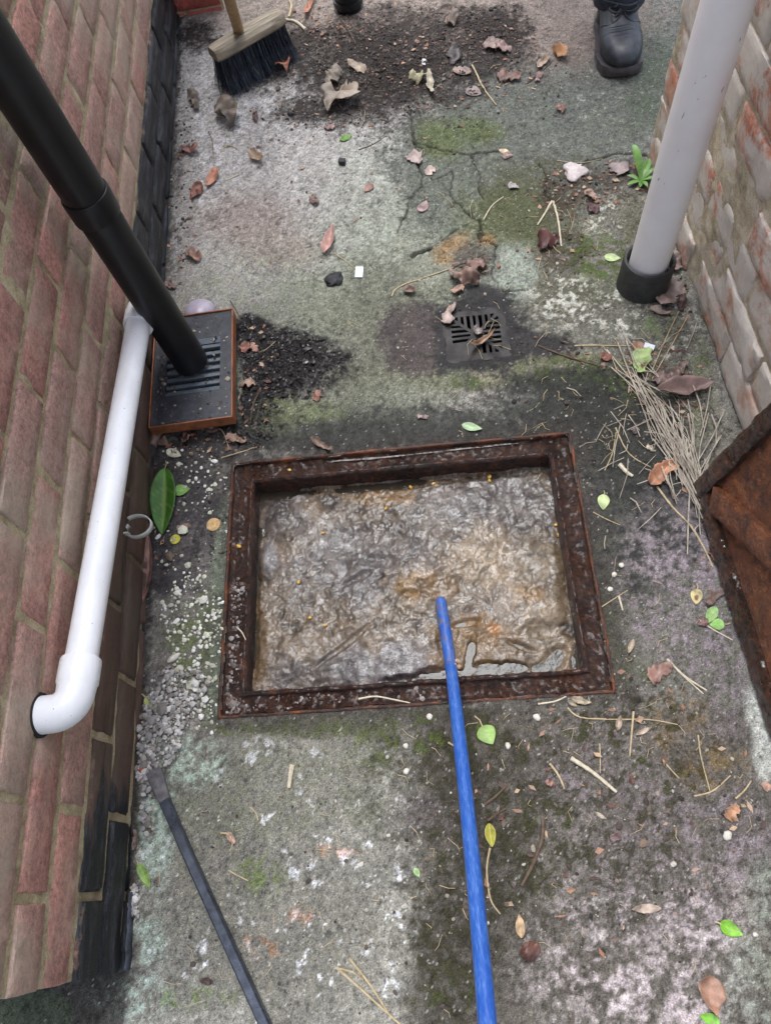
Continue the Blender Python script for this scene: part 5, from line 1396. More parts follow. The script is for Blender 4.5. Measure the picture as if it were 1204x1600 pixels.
 (946, 560, 20, 15, 20, 'torn', (160, 92, 70), 'red orange leaf at the left end of the straw', dict(curl=.5, crumple=.4)),
 (992, 672, 16, 14, 100, 'torn', (86, 66, 64), 'dark leaf scrap left of the straw', dict(crumple=.4)),
 (1016, 701, 18, 9, 30, 'torn', (176, 160, 136), 'pale leaf scrap left of the folded orange leaf', dict(crumple=.4)),
 (505, 698, 42, 13, 30, 'torn', (142, 114, 92), 'narrow tan curled leaf behind the manhole frame', dict(curl=.9, crumple=.4)),
 (660, 652, 16, 10, 10, 'torn', (154, 122, 118), 'small pink leaf in the dark band behind the frame', dict(crumple=.3)),
 (398, 548, 14, 10, 40, 'torn', (156, 108, 84), 'small tan leaf on the black soil, farthest one', dict(crumple=.6)),
 (385, 548, 14, 20, 100, 'torn', (150, 92, 72), 'reddish leaf on the black soil beside the hopper', dict(crumple=.6)),
 (390, 604, 22, 12, 330, 'torn', (160, 124, 100), 'light brown leaf on the black soil against the hopper', dict(crumple=.5)),
 (497, 620, 20, 14, 300, 'torn', (150, 96, 72), 'orange brown leaf at the right end of the black soil', dict(crumple=.6)),
 (372, 690, 34, 16, 10, 'torn', (160, 124, 102), 'curled tan leaf below the hopper corner', dict(curl=.6, crumple=.6)),
 (250, 690, 30, 20, 20, 'torn', (134, 104, 86), 'brown crumpled leaf at the wall below the hopper', dict(crumple=1)),
 (298, 685, 26, 18, 340, 'torn', (140, 92, 70), 'orange brown leaf in the soil below the hopper', dict(crumple=1)),
 (330, 672, 30, 14, 10, 'torn', (120, 84, 66), 'brown leaf against the hopper base', dict(crumple=1)),
 (233, 893, 106, 17, 95, 'lance', (136, 92, 76), 'long narrow brown leaf lying along the left wall foot', dict(curl=.3, fold=.5, crumple=.3)),
 (225, 1120, 30, 12, 5, 'torn', (142, 116, 98), 'brown curved leaf under the yellow leaf at the wall', dict(curl=.4)),
 (214, 1312, 36, 12, 100, 'torn', (128, 104, 90), 'grey brown dry leaf in the gap at the wall foot', dict(curl=.5, crumple=.5)),
 # --- dry leaves, near right
 (1114, 934, 40, 18, 325, 'torn', (118, 90, 76), 'brown leaf poking out beside the tipped cover', dict(curl=.3, crumple=.3)),
 (1032, 1052, 48, 32, 320, 'torn', (142, 100, 84), 'ragged red brown leaf right of the manhole corner', dict(curl=.2, crumple=.4)),
 (1097, 973, 22, 16, 50, 'torn', (120, 84, 76), 'dull red leaf below the yellow spotted leaf', dict(crumple=.5)),
 (1112, 868, 24, 16, 80, 'torn', (128, 90, 72), 'brown leaf half under the tipped cover edge', dict(crumple=.6)),
 (906, 1096, 36, 14, 15, 'lance', (186, 166, 134), 'pale tan curled leaf at the near right corner of the frame', dict(curl=.7, crumple=.4)),
 (893, 1100, 20, 10, 30, 'lance', (170, 150, 122), 'small pale husk left of the curled tan leaf', dict(curl=.7)),
 (984, 1012, 26, 12, 110, 'lance', (174, 152, 124), 'pale curled husk just right of the frame', dict(curl=.8)),
 (966, 1130, 26, 13, 280, 'lance', (162, 138, 112), 'upright tan husk below the frame corner', dict(curl=.6)),
 (1004, 1143, 30, 11, 335, 'lance', (182, 160, 134), 'pale tan husk right of the upright husk', dict(curl=.7)),
 (859, 1224, 18, 12, 20, 'torn', (150, 98, 82), 'small reddish scrap left of the pale stick', dict(crumple=.4)),
 (1144, 1270, 30, 26, 300, 'torn', (188, 130, 84), 'orange brown leaf at the right edge of the mossy ground', dict(curl=.2, crumple=.3)),
 (937, 1275, 24, 8, 30, 'lance', (170, 154, 128), 'pale narrow scrap on the purple patch', dict(curl=.4)),
 (960, 1308, 24, 18, 320, 'lobed', (104, 76, 72), 'dark forked leaf scrap in the mossy middle right', dict(crumple=.4)),
 (1008, 1420, 52, 18, 178, 'lance', (172, 146, 124), 'oval tan leaf on the pale lichen', dict(curl=.3, crumple=.2)),
 (812, 1447, 42, 18, 265, 'lance', (190, 152, 100), 'oval tan yellow leaf above the round red brown leaf', dict(curl=.3, crumple=.2)),
 (826, 1484, 36, 34, 10, 'round', (112, 66, 50), 'round crinkled red brown leaf', dict(crumple=.8)),
 (1111, 1552, 62, 40, 85, 'ovate', (158, 110, 80), 'wide brown leaf on white lichen near the bottom edge', dict(curl=.15, crumple=.3)),
 (362, 1310, 20, 12, 60, 'torn', (176, 136, 104), 'light wood chip on the left slab', dict(crumple=.3)),
 (325, 1532, 22, 15, 10, 'round', (84, 60, 44), 'small dark brown curled leaf near the crowbar', dict(curl=.6, crumple=.5)),
 (1195, 1230, 16, 14, 80, 'torn', (190, 140, 110), 'orange scrap at the right edge of the picture', dict(crumple=.3)),
]
for (px, py, ln, wd, ang, kind, c, lab, kw) in LV:
    if c[0] > c[1] * 1.08 and ln < 60: ln, wd = ln * .9, wd * .9
    leaf_obj(px, py, ln, wd, ang, kind, c, lab, grp='fallen leaves on the ground', **kw)

# ---- twigs, straws, sticks: (points, radius m, material, label)
def smooth_path(P, n=14):
    P = [P[0]] + list(P) + [P[-1]]; out = []
    for i in range(1, len(P) - 2):
        for k_ in range(n // (len(P) - 3) + 1):
            t_ = k_ / (n // (len(P) - 3) + 1)
            out.append(.5 * ((2 * P[i]) + (P[i + 1] - P[i - 1]) * t_ + (2 * P[i - 1] - 5 * P[i] + 4 * P[i + 1] - P[i + 2]) * t_ ** 2 + (-P[i - 1] + 3 * P[i] - 3 * P[i + 1] + P[i + 2]) * t_ ** 3))
    out.append(P[-2]); return out
def twig(pts, r_, m, label, name='twig', lift=.0, cat=None, taper=.6):
    P = [GP(*p) for p in pts]
    for i, p in enumerate(P): p.z += r_ * .8 + lift * math.sin(math.pi * i / max(1, len(P) - 1))
    o0 = P[0].copy(); S2 = smooth_path([p - o0 for p in P])
    for q in S2: q.z = max(q.z, gz(o0.x + q.x, o0.y + q.y) - o0.z + r_ * .7)
    mb = MB(); n_ = len(S2); mb.tube(S2, [r_ * (1 - (1 - taper) * i / n_) * (1 + .12 * math.sin(i * 2.3)) for i in range(n_)], 7)
    o = mb.build(name, m); o.location = o0
    tag(o, label, cat or name, 'twigs and straws lying about'); return o
TW = [
 ([(737, 106), (752, 135), (762, 150), (775, 166)], .0022, M_STRAW, 'long pale curved twig at the edge of the far soil', 'twig'),
 ([(532, 32), (545, 52), (556, 72)], .0020, M_TWIG, 'dark twig on the far soil near the pipe stub', 'twig'),
 ([(822, 132), (842, 116), (862, 98)], .0014, M_TWIG, 'thin dark twig under the leaves near the boot', 'twig'),
 ([(612, 464), (622, 450), (660, 436), (708, 420)], .0018, M_STRAW, 'pale bowed stem left of the leaves above the grate', 'stem'),
 ([(708, 420), (735, 408), (758, 398)], .0016, M_TWIG, 'brown stem running under the leaf cluster above the grate', 'stem'),
 ([(862, 316), (850, 336), (839, 353)], .0026, M_PALE, 'left arm of the pale forked straw on the mossy slab', 'straw'),
 ([(863, 316), (871, 345), (876, 387)], .0026, M_PALE, 'right arm of the pale forked straw on the mossy slab', 'straw'),
 ([(755, 345), (768, 322), (786, 308)], .0016, M_PALE, 'pale curved straw on the edge of the mossy slab', 'straw'),
 ([(870, 252), (905, 256), (940, 250)], .0010, M_STRAW, 'thin straw beside the pale lump', 'straw'),
 ([(897, 540), (940, 540), (985, 540)], .0016, M_STRAW, 'straight straw lying level above the dark moss', 'straw'),
 ([(840, 540), (880, 556), (930, 570), (948, 572)], .0018, M_TWIG, 'brown twig from the grate to the straw', 'twig'),
 ([(1060, 486), (1040, 528), (1014, 588)], .0014, M_STRAW, 'left of two parallel straws leaning below the big leaf', 'straw'),
 ([(1074, 494), (1048, 540), (1018, 592)], .0014, M_STRAW, 'right of two parallel straws leaning below the big leaf', 'straw'),
 ([(985, 540), (1010, 575), (1040, 605)], .0013, M_TWIG, 'dark stem across the green patched leaf', 'stem'),
 ([(961, 668), (982, 708), (1016, 730)], .0013, M_STRAW, 'bent straw left of the folded orange leaf', 'straw'),
 ([(944, 735), (956, 708), (962, 675)], .0012, M_STRAW, 'thin straw standing alone left of the bent straw', 'straw'),
 ([(967, 726), (978, 738), (988, 744)], .0042, M_PALE, 'thick short pale stalk piece right of the frame', 'stalk'),
 ([(1026, 760), (1050, 792), (1078, 820)], .0022, M_STRAW, 'long tan stalk running down from the folded orange leaf', 'stalk'),
 ([(1078, 820), (1096, 850), (1113, 886)], .0020, M_STRAW, 'tan stalk ending at the edge of the tipped cover', 'stalk'),
 ([(926, 800), (945, 810), (968, 820)], .0010, M_STRAW, 'thin straw below the round pale green leaf', 'straw'),
 ([(936, 950), (958, 936), (980, 922)], .0010, M_STRAW, 'thin straw reaching the right side of the frame', 'straw'),
 ([(966, 932), (969, 943), (972, 954)], .0020, M_PALE, 'short white stalk piece right of the frame', 'stalk'),
 ([(1090, 968), (1115, 985), (1144, 1000)], .0014, M_PALE, 'pale straw under the pair of light green leaves', 'straw'),
 ([(1041, 1030), (1068, 1056), (1103, 1079)], .0020, M_PALE, 'upper arm of the pale forked stalk on the red brown leaf', 'stalk'),
 ([(1058, 1048), (1078, 1066), (1098, 1084)], .0014, M_PALE, 'lower arm of the pale forked stalk on the red brown leaf', 'stalk'),
 ([(840, 1100), (866, 1096), (884, 1088)], .0016, M_PALE, 'pale root lying at the near edge of the frame', 'root'),
 ([(886, 1106), (906, 1121), (960, 1124), (1010, 1124), (1058, 1132)], .0013, M_STRAW, 'long thin curved stem below the frame corner', 'stem'),
 ([(989, 1112), (986, 1145), (983, 1181)], .0018, M_STRAW, 'upright straw crossing the long curved stem', 'straw'),
 ([(891, 1185), (925, 1207), (962, 1238)], .0036, M_PALE, 'thick pale stick on the purple mossy ground', 'stick'),
 ([(858, 1193), (872, 1212), (881, 1233)], .0020, M_STRAW, 'short grey stalk left of the thick pale stick', 'stalk'),
 ([(936, 1162), (937, 1185), (937, 1208)], .0011, M_STRAW, 'thin upright straw right of the thick pale stick', 'straw'),
 ([(1032, 1184), (1045, 1200), (1060, 1216)], .0013, M_STRAW, 'short slanting straw at the lower right', 'straw'),
 ([(1090, 1148), (1094, 1180), (1108, 1236)], .0012, M_STRAW, 'thin bent straw at the lower right', 'straw'),
 ([(1084, 1244), (1112, 1236), (1140, 1212)], .0014, M_STRAW, 'curved thin stem above the orange brown leaf', 'stem'),
 ([(1148, 1248), (1162, 1235), (1172, 1220)], .0016, M_STRAW, 'short curved stem right of the orange brown leaf', 'stem'),
 ([(848, 1280), (846, 1310), (832, 1350), (814, 1384)], .0034, M_TWIG, 'dark brown bent twig in the mossy ground', 'twig'),
 ([(757, 1257), (772, 1246), (791, 1228)], .0022, M_TWIG, 'small brown twig right of the blue rod', 'twig'),
 ([(762, 1282), (776, 1272), (790, 1263)], .0018, M_TWIG, 'second small twig just above the folded yellow green leaf', 'twig'),
 ([(765, 1325), (760, 1360), (766, 1405), (781, 1428)], .0017, M_STRAW, 'long curved stem hanging from the folded yellow green leaf', 'stem'),
 ([(527, 1512), (570, 1550), (626, 1600)], .0020, M_STRAW, 'left straw of the bundle at the bottom edge', 'straw'),
 ([(546, 1497), (580, 1540), (612, 1590)], .0018, M_STRAW, 'right straw of the bundle at the bottom edge', 'straw'),
 ([(524, 1512), (550, 1518), (566, 1530)], .0014, M_STRAW, 'short cross straw on the bundle at the bottom edge', 'straw'),
 ([(458, 1196), (455, 1214), (453, 1232)], .0044, M_PALE, 'flat pale wood splinter on the left slab', 'splinter'),
 ([(346, 1302), (358, 1304), (364, 1318), (360, 1330)], .0016, M_STRAW, 'small forked straw bit on the left slab', 'straw'),
 ([(392, 1262), (400, 1270), (404, 1282)], .0012, M_STRAW, 'tiny bent straw in the middle of the left slab', 'straw'),
 ([(358, 1360), (372, 1368), (388, 1376)], .0011, M_STRAW, 'thin straw on the dark part of the left slab', 'straw'),
 ([(352, 284), (362, 280), (373, 274)], .0020, M_PALE, 'short white stalk on the pale far concrete', 'stalk'),
 ([(346, 238), (356, 228), (372, 234)], .0012, M_STRAW, 'bent thin straw left of the pale tan leaf', 'straw'),
 ([(326, 206), (332, 222), (334, 244)], .0012, M_TWIG, 'thin dark twig on the pale far concrete', 'twig'),
 ([(560, 235), (582, 226), (604, 212)], .0012, M_TWIG, 'thin twig right of the black cube', 'twig'),
 ([(522, 396), (540, 408), (556, 420)], .0013, M_STRAW, 'thin stem leading to the white plastic piece', 'stem'),
 ([(360, 470), (372, 490), (378, 505)], .0014, M_TWIG, 'dark twig behind the hopper corner', 'twig'),
 ([(322, 668), (346, 672), (358, 700)], .0016, M_STRAW, 'curved pale stem under the hopper', 'stem'),
 ([(346, 716), (380, 706), (408, 699)], .0012, M_STRAW, 'straight pale straw at the left corner of the frame', 'straw'),
 ([(410, 612), (400, 630), (392, 660)], .0022, M_TWIG, 'dark stalk in the soil below the black heap', 'stalk'),
 ([(224, 1132), (240, 1122), (256, 1112)], .0014, M_TWIG, 'dark twig lying on the gravel', 'twig'),
 ([(225, 1280), (232, 1290), (238, 1300)], .0020, M_TWIG, 'short brown twig in the gravel gap at the wall', 'twig'),
 ([(560, 1092), (585, 1088), (610, 1092), (640, 1098)], .0016, M_PALE, 'white root lying along the near side of the frame', 'root'),
 ([(370, 980), (378, 988), (384, 1000)], .0014, M_PALE, 'short pale root on the left ledge of the frame', 'root'),
 ([(478, 50), (460, 36), (436, 34)], .0042, M_PALE, 'pale bleached root beside the broom head', 'root'),
 ([(452, 30), (456, 12), (450, 0)], .0040, M_STRAW, 'grey brown curled root behind the broom head', 'root'),
 ([(700, 1160), (716, 1170)], .0015, M_STRAW, 'tiny straw right of the blue rod', 'straw'),
]
for pts, r_, m, lab, nm in TW:
    twig(pts, r_, m, lab, nm)

# ---- small single things
def lump(px, py, r3, m, name, label, cat, seed=1, flat=.6, cube=False, rough=.30):
    p = GP(px, py); rs = np.random.default_rng(seed)
    import bmesh
    bm = bmesh.new()
    if cube: bmesh.ops.create_cube(bm, size=1.5)
    else: bmesh.ops.create_icosphere(bm, subdivisions=3 if r3 > .012 else 2, radius=1)
    if cube: bmesh.ops.subdivide_edges(bm, edges=bm.edges[:], cuts=3, use_grid_fill=True)
    me = bpy.data.meshes.new(name); bm.to_mesh(me); bm.free()
    V = np.zeros(len(me.vertices) * 3, np.float32); me.vertices.foreach_get('co', V); V = V.reshape(-1, 3)
    n = fbm(V[:, 0] + seed, V[:, 1] + V[:, 2] * .8, 1.5, 4, seed % 50, .6)
    V = V * (1 + (.10 if cube else rough) * n)[:, None] * np.array([r3, r3 * .85, r3 * flat])
    me.vertices.foreach_set('co', V.astype(np.float32).ravel()); me.polygons.foreach_set('use_smooth', [not cube] * len(me.polygons)); me.update()
    o = ob(name, me, m); o.location = p + Vector((0, 0, r3 * flat * .55)); o.rotation_euler.z = seed
    tag(o, label, cat); return o
M_MORT = simple_mat('pale pink mortar lump', rgba(176, 162, 158), rgba(206, 196, 192), 140, .9, 300, .8, .002)
M_COAL = simple_mat('black lump', rgba(26, 26, 28), rgba(48, 48, 50), 140, .7, 300, .6, .002)
M_STONE = simple_mat('pale pebble', rgba(186, 180, 166), rgba(214, 208, 196), 140, .7, 300, .4, .001)
lump(897, 272, .026, M_MORT, 'mortar_lump', 'pale pink crumbly mortar lump near the weed', 'lump', 4, .22, rough=.75)
lump(535, 256, .0105, M_COAL, 'black_cube', 'small black square lump on the middle concrete', 'lump', 6, .9, True)
lump(522, 438, .017, M_COAL, 'soil_lump', 'black soil lump left of the white plastic piece', 'lump', 8, .22, rough=.7)
lump(454, 181, .0075, M_COAL, 'black_pebble', 'small black pebble on the concrete below the broom', 'pebble', 9, .8)
lump(272, 1029, .0105, M_STONE, 'pebble', 'long cream pebble between the wall and the frame', 'pebble', 10, .5).scale = (1.2, .6, 1)
for px, py, r3, lab in ((671, 1120, .0058, 'white pebble right behind the green holed leaf'), (838, 1121, .0062, 'white pebble near the frame corner below the rod'), (793, 1165, .0052, 'white stone right of the green holed leaf'), (635, 1206, .0052, 'pale blue pebble left of the rod'), (634, 1166, .0045, 'small cream pebble left of the rod just below the frame'), (959, 898, .0048, 'upper cream pebble right of the frame'), (952, 921, .0052, 'lower cream pebble right of the frame'), (970, 884, .0052, 'green cream pebble right of the frame, topmost of three'), (1135, 1306, .0075, 'pale stone below the orange brown leaf'), (1178, 1460, .004, 'small white stone right of the bright green leaf')):
    lump(px, py, r3, M_STONE, 'pebble', lab, 'pebble', int(px), .6)
# flat tan disc
mb = MB(); mb.lathe((0, 0, 0), (0, 0, 1), [(.0003, .0002), (.0125, .0003), (.0135, .0015), (.0130, .0032), (.009, .0042), (.0045, .0036), (.0003, .0044)], 26)
o = mb.build('tan_disc', simple_mat('mottled tan disc', rgba(158, 118, 70), rgba(206, 176, 126), 220, .6, 300, .6, .001)); o.location = GP(334, 820)
tag(o, 'round mottled tan disc lying on dark ground left of the frame', 'disc')
# white plastic piece
mb = MB(); mb.box((-.0085, -.014, 0), (.0085, .014, .0035)); mb.box((-.005, -.010, .0035), (.005, .008, .0042))
o = mb.build('plastic_piece', simple_mat('white blue plastic', rgba(200, 212, 226), rgba(222, 230, 238), 40, .4), smooth=False, bevel=.001); o.location = GP(561, 426); o.rotation_euler = (.08, .06, -.15)
tag(o, 'small white rectangular plastic piece on the middle concrete', 'plastic')
mb = MB(); mb.box((-.005, -.0095, 0), (.005, .0095, .002)); o = mb.build('plastic_scrap', simple_mat('pale grey scrap', rgba(186, 192, 198), rgba(208, 212, 216), 60, .5), smooth=False, bevel=.0008); o.location = GP(662, 100); o.rotation_euler = (.2, .1, -.2)
tag(o, 'pale grey scrap standing on the far soil', 'scrap')
mb = MB(); mb.box((-.010, -.006, 0), (.010, .006, .0015)); o = mb.build('paper_scrap', simple_mat('white paper scrap', rgba(206, 210, 220), rgba(224, 226, 232), 60, .6), smooth=False); o.location = GP(1013, 543) + Vector((0, 0, .006)); o.rotation_euler = (.1, .1, -.5)
tag(o, 'white scrap beside the green patched leaf', 'scrap')
lump(225, 1203, .008, simple_mat('red brick crumb', rgba(150, 78, 62), rgba(172, 96, 78), 160, .9, 300, .6, .001), 'brick_crumb', 'small red brick crumb at the crowbar tip', 'crumb', 17, .6)

# ---- weed
wd = GP(1000, 285); weed = empty('weed', wd); tag(weed, 'small green weed growing at the foot of the old wall beside the grey pipe', 'plant')
M_WEED = simple_mat('weed leaf', rgba(82, 124, 54), rgba(124, 162, 88), 60, .5)
for i, (ang, ln, w_, up) in enumerate(((100, .085, .018, .9), (60, .06, .018, .5), (20, .045, .010, .7), (150, .035, .010, .3), (-30, .04, .011, .6), (200, .04, .010, .25), (-80, .035, .010, .4), (250, .03, .009, .3), (10, .03, .012, .2))):
    a = math.radians(ang); V = []; n_ = 9
    for k_ in range(n_ + 1):
        f_ = k_ / n_; rr = ln * f_ * (1 - .25 * up * f_); z = ln * up * (f_ - .55 * f_ * f_) * 1.3 + .002; w2_ = w_ / 2 * math.sin(math.pi * min(1, f_ * .93 + .07)) ** .8
        c_ = Vector((math.cos(a) * rr, math.sin(a) * rr, z)); s_ = Vector((-math.sin(a), math.cos(a), 0)) * w2_
        V += [c_ - s_ + Vector((0, 0, w2_ * .4)), c_, c_ + s_ + Vector((0, 0, w2_ * .4))]
    mb = MB(); mb.add(V, [q for k_ in range(n_) for q in ((3 * k_, 3 * k_ + 1, 3 * k_ + 4, 3 * k_ + 3), (3 * k_ + 1, 3 * k_ + 2, 3 * k_ + 5, 3 * k_ + 4))])
    mb.build('leaf_blade', M_WEED, weed)
# ---- blades of grass at slab joints beside the weed: part of the weed stuff is too small to count

# ================================================================== UNCOUNTABLE STUFF
import bmesh as _bm
def ico_base(sub):
    bm = _bm.new(); _bm.ops.create_icosphere(bm, subdivisions=sub, radius=1)
    V = np.array([v.co[:] for v in bm.verts]); F = np.array([[v.index for v in f.verts] for f in bm.faces]); bm.free(); return V, F
ICO1 = ico_base(1)
def scatter(name, pts, sizes, m, label, seed, squash=.6, cols=None):
    rs = np.random.default_rng(seed); Vb, Fb = ICO1; n = len(pts); k_ = len(Vb)
    jit = 1 + .45 * (rs.random((n, k_)) - .5)
    V = Vb[None] * jit[..., None] * (np.asarray(sizes)[:, None, None]) * (np.array([1, 1, squash]) * (.7 + .6 * rs.random((n, 1, 3))))
    a = rs.random(n) * 6.28; c_, s_ = np.cos(a)[:, None], np.sin(a)[:, None]
    V = np.stack([V[..., 0] * c_ - V[..., 1] * s_, V[..., 0] * s_ + V[..., 1] * c_, V[..., 2]], -1) + np.asarray(pts)[:, None, :]
    F = (Fb[None] + (np.arange(n) * k_)[:, None, None]).reshape(-1, 3)
    me = np_mesh(name, V.reshape(-1, 3), F, smooth=False)
    if cols is not None: add_color(me, np.repeat(cols, k_, 0))
    o = ob(name, me, m); tag(o, label, None, kind='stuff'); return o
def vc_mat(name, rough=.8, coat=0.0):
    m, t, b_ = new_mat(name); col = nd(t, 'ShaderNodeAttribute', attribute_name='Col').outputs['Color']
    n = noise(t, 600, 3, .6, pos(t)); col = mix(t, .5, col, ramp(t, n, [(.3, (.6, .6, .6, 1)), (.7, (1.3, 1.3, 1.3, 1))]), 'MULTIPLY')
    setb(t, b_, Base_Color=col, Roughness=rough, Coat_Weight=coat, Coat_Roughness=.1); return m
rs = np.random.default_rng(77)
def pick(es, n):
    """random ground points inside photo-space ellipses (cx,cy,rx,ry[,weight])"""
    w = np.array([e[2] * e[3] * (e[4] if len(e) > 4 else 1) for e in es], float); w /= w.sum(); out = []
    for _ in range(n):
        e = es[rs.choice(len(es), p=w)]; t_ = rs.random() * 6.283; r_ = math.sqrt(rs.random())
        p = G(e[0] + e[2] * r_ * math.cos(t_), e[1] + e[3] * r_ * math.sin(t_))
        a, b2 = in_rect(p[0], p[1], FR_C, FR_A); c_, d_ = in_rect(p[0], p[1], GT_C, GT_A)
        if p[0] < XL + .004 or (abs(a) < FR_W / 2 and abs(b2) < FR_D / 2) or (abs(c_) < GT_S / 2 and abs(d_) < GT_S / 2): continue
        if p[0] > XR - .006 and p[1] < 1.44: continue
        if hx0 < p[0] < hx1 and hy0 < p[1] < hy1: continue
        out.append((p[0], p[1], gz(p[0], p[1])))
    return np.array(out)
def pal(n, cs, var=.25):
    c_ = np.array([lin(c) for c in cs])[rs.integers(0, len(cs), n)]; return np.clip(c_ * (1 + var * 2 * (rs.random((n, 1)) - .5)), .004, .85)
M_VC = vc_mat('stones'); M_VCW = vc_mat('wet crumbs', .4, .4)
P = pick([(250, 1150, 36, 50, 1.6), (232, 1200, 16, 40, 2), (280, 1080, 50, 40, 1.4), (265, 1110, 40, 40, 1.6), (230, 1250, 10, 60, 1), (212, 1410, 9, 34, 3)], 850)
s_ = rs.gamma(5, .00048, len(P)) + .0008; P[:, 2] += s_ * .5 + .004 * rs.random(len(P))
scatter('gravel', P, s_, M_VC, 'pale grey gravel heaped along the left wall foot', 1, .65, pal(len(P), [(168, 164, 160), (190, 187, 182), (142, 138, 134), (156, 148, 142), (120, 114, 108)], .18))
P = pick([(305, 1000, 45, 120, 1.5), (300, 960, 50, 60, 1.6), (290, 800, 70, 110, .35), (320, 740, 40, 40, .8), (320, 1120, 20, 40, 1)], 420)
s_ = rs.gamma(3, .0007, len(P)) + .0006; P[:, 2] += s_ * .3
scatter('white_chips', P, s_, M_VC, 'white stone chips scattered between the left wall and the manhole', 2, .6, pal(len(P), [(206, 204, 192), (190, 190, 170), (214, 212, 206), (170, 168, 150)], .12))
P = []
for i in range(330):                           # grit washed on to the left and near ledge of the frame
    if rs.random() < .62: a, b2 = -(FR_W / 2) + .010 + .025 * rs.random(), -FR_D / 2 + .01 + FR_D * .50 * rs.random() ** 1.3
    else: a, b2 = -FR_W / 2 + .02 + FR_W * .5 * rs.random() ** 1.6, -(FR_D / 2) + .010 + .025 * rs.random()
    q = fr(a, b2); P.append((q.x, q.y, -.0115))
P = np.array(P); s_ = rs.gamma(3, .0006, len(P)) + .0007
scatter('ledge_grit', P, s_, M_VCW, 'grey grit lying on the left ledge of the manhole frame', 3, .7, pal(len(P), [(120, 110, 106), (150, 142, 136), (86, 76, 72), (110, 90, 80)], .25))
P = pick([(455, 572, 82, 55, 2), (400, 645, 36, 55, 1.6), (385, 530, 22, 40, 1.5)], 2200)
s_ = rs.gamma(1.3, .0008, len(P)) + .0004; P[:, 2] += s_ * .3
scatter('soil_crumbs', P, s_, M_VCW, 'heap of wet black soil beside the hopper', 4, .75, pal(len(P), [(38, 33, 31), (30, 26, 25), (52, 45, 42), (44, 38, 34)], .3))
P = pick([(575, 95, 95, 45, 2), (640, 60, 120, 50, 1.3), (740, 80, 90, 45, 1.3), (470, 90, 60, 50, 1.4), (590, 155, 70, 45, 1.6), (500, 178, 75, 24, 1.4), (650, 130, 90, 45, 1.2), (600, 130, 300, 130, .22), (780, 40, 55, 35, 1.6), (285, 250, 20, 170, .8)], 6500)
s_ = rs.gamma(1.2, .0008, len(P)) + .0004; P[:, 2] += s_ * .3
scatter('swept_soil', P, s_, M_VC, 'dark swept soil and crumbs spread over the far ground', 5, .7, pal(len(P), [(46, 40, 37), (58, 49, 44), (36, 32, 30), (78, 64, 56), (96, 78, 66)], .3))
P = pick([(290, 790, 75, 120, 1.4), (330, 700, 80, 22, 2), (940, 650, 150, 100, .6), (870, 320, 60, 60, 1), (930, 285, 90, 30, 2), (740, 410, 50, 40, 1.5), (745, 525, 75, 60, 1), (850, 545, 60, 20, 2), (1060, 470, 30, 70, 1.5), (880, 400, 60, 40, 1), (900, 1250, 280, 200, .12), (720, 1400, 100, 200, .15)], 1500)
s_ = rs.gamma(1.6, .0008, len(P)) + .0004; P[:, 2] += s_ * .3
scatter('dirt_crumbs', P, s_, M_VC, 'brown dirt crumbs lying in cracks and on damp ground', 6, .7, pal(len(P), [(52, 45, 41), (70, 58, 50), (94, 78, 66), (40, 36, 34), (112, 96, 80)], .3))
P = pick([(900, 1300, 290, 260, 1), (480, 1380, 260, 230, .8), (600, 300, 330, 250, .8), (950, 850, 120, 250, .8), (900, 420, 160, 120, .9)], 1500)
s_ = rs.gamma(1.3, .0007, len(P)) + .0003; P[:, 2] += s_ * .2
scatter('fine_grit', P, s_, M_VC, 'fine pale and dark grit scattered over the concrete', 7, .7, pal(len(P), [(150, 144, 134), (130, 120, 108), (176, 170, 160), (60, 54, 48), (80, 70, 60), (50, 44, 40)], .2))
P = []
for i in range(420):
    e_ = rs.random(); x = hx0 + .008 + (HW - .016) * rs.random(); y = hy0 + .008 + (HD - .016) * (rs.random() ** 1.8 if e_ < .5 else rs.random())
    if e_ > .75: x = hx0 + .006 + .022 * rs.random()
    P.append((x, y, ZH - .0036))
P = np.array(P); s_ = rs.gamma(1.2, .0007, len(P)) + .0004
scatter('lid_dirt', P, s_, M_VC, 'grit and dirt lying on the black lid of the hopper', 8, .6, pal(len(P), [(60, 52, 46), (110, 96, 80), (150, 138, 120), (40, 36, 33), (84, 66, 54)], .25))
# thin litter flakes: torn leaf crumbs
def flakes(name, P, ln, m, label, cols, seed):
    rs2 = np.random.default_rng(seed); n = len(P); V = np.zeros((n, 5, 3)); a = rs2.random(n) * 6.28
    l_ = ln * (.5 + rs2.random(n)); w_ = l_ * (.25 + .5 * rs2.random(n)); up = .35 * w_ * rs2.random(n)
    tpl = np.array([(-.5, 0), (0, -.5), (.5, .08), (.1, .5), (0, 0)])
    for i, (tx, ty) in enumerate(tpl):
        jx = 1 + .5 * (rs2.random(n) - .5); x = tx * l_ * jx; y = ty * w_ * jx
        V[:, i, 0] = P[:, 0] + x * np.cos(a) - y * np.sin(a); V[:, i, 1] = P[:, 1] + x * np.sin(a) + y * np.cos(a)
        V[:, i, 2] = P[:, 2] + .0012 + (up * rs2.random(n) * 1.6 if i < 4 else 0)
    F = np.array([(0, 1, 4), (1, 2, 4), (2, 3, 4), (3, 0, 4)]); F = (F[None] + (np.arange(n) * 5)[:, None, None]).reshape(-1, 3)
    me = np_mesh(name, V.reshape(-1, 3), F, False); add_color(me, np.repeat(cols, 5, 0)); o = ob(name, me, m); tag(o, label, None, kind='stuff')
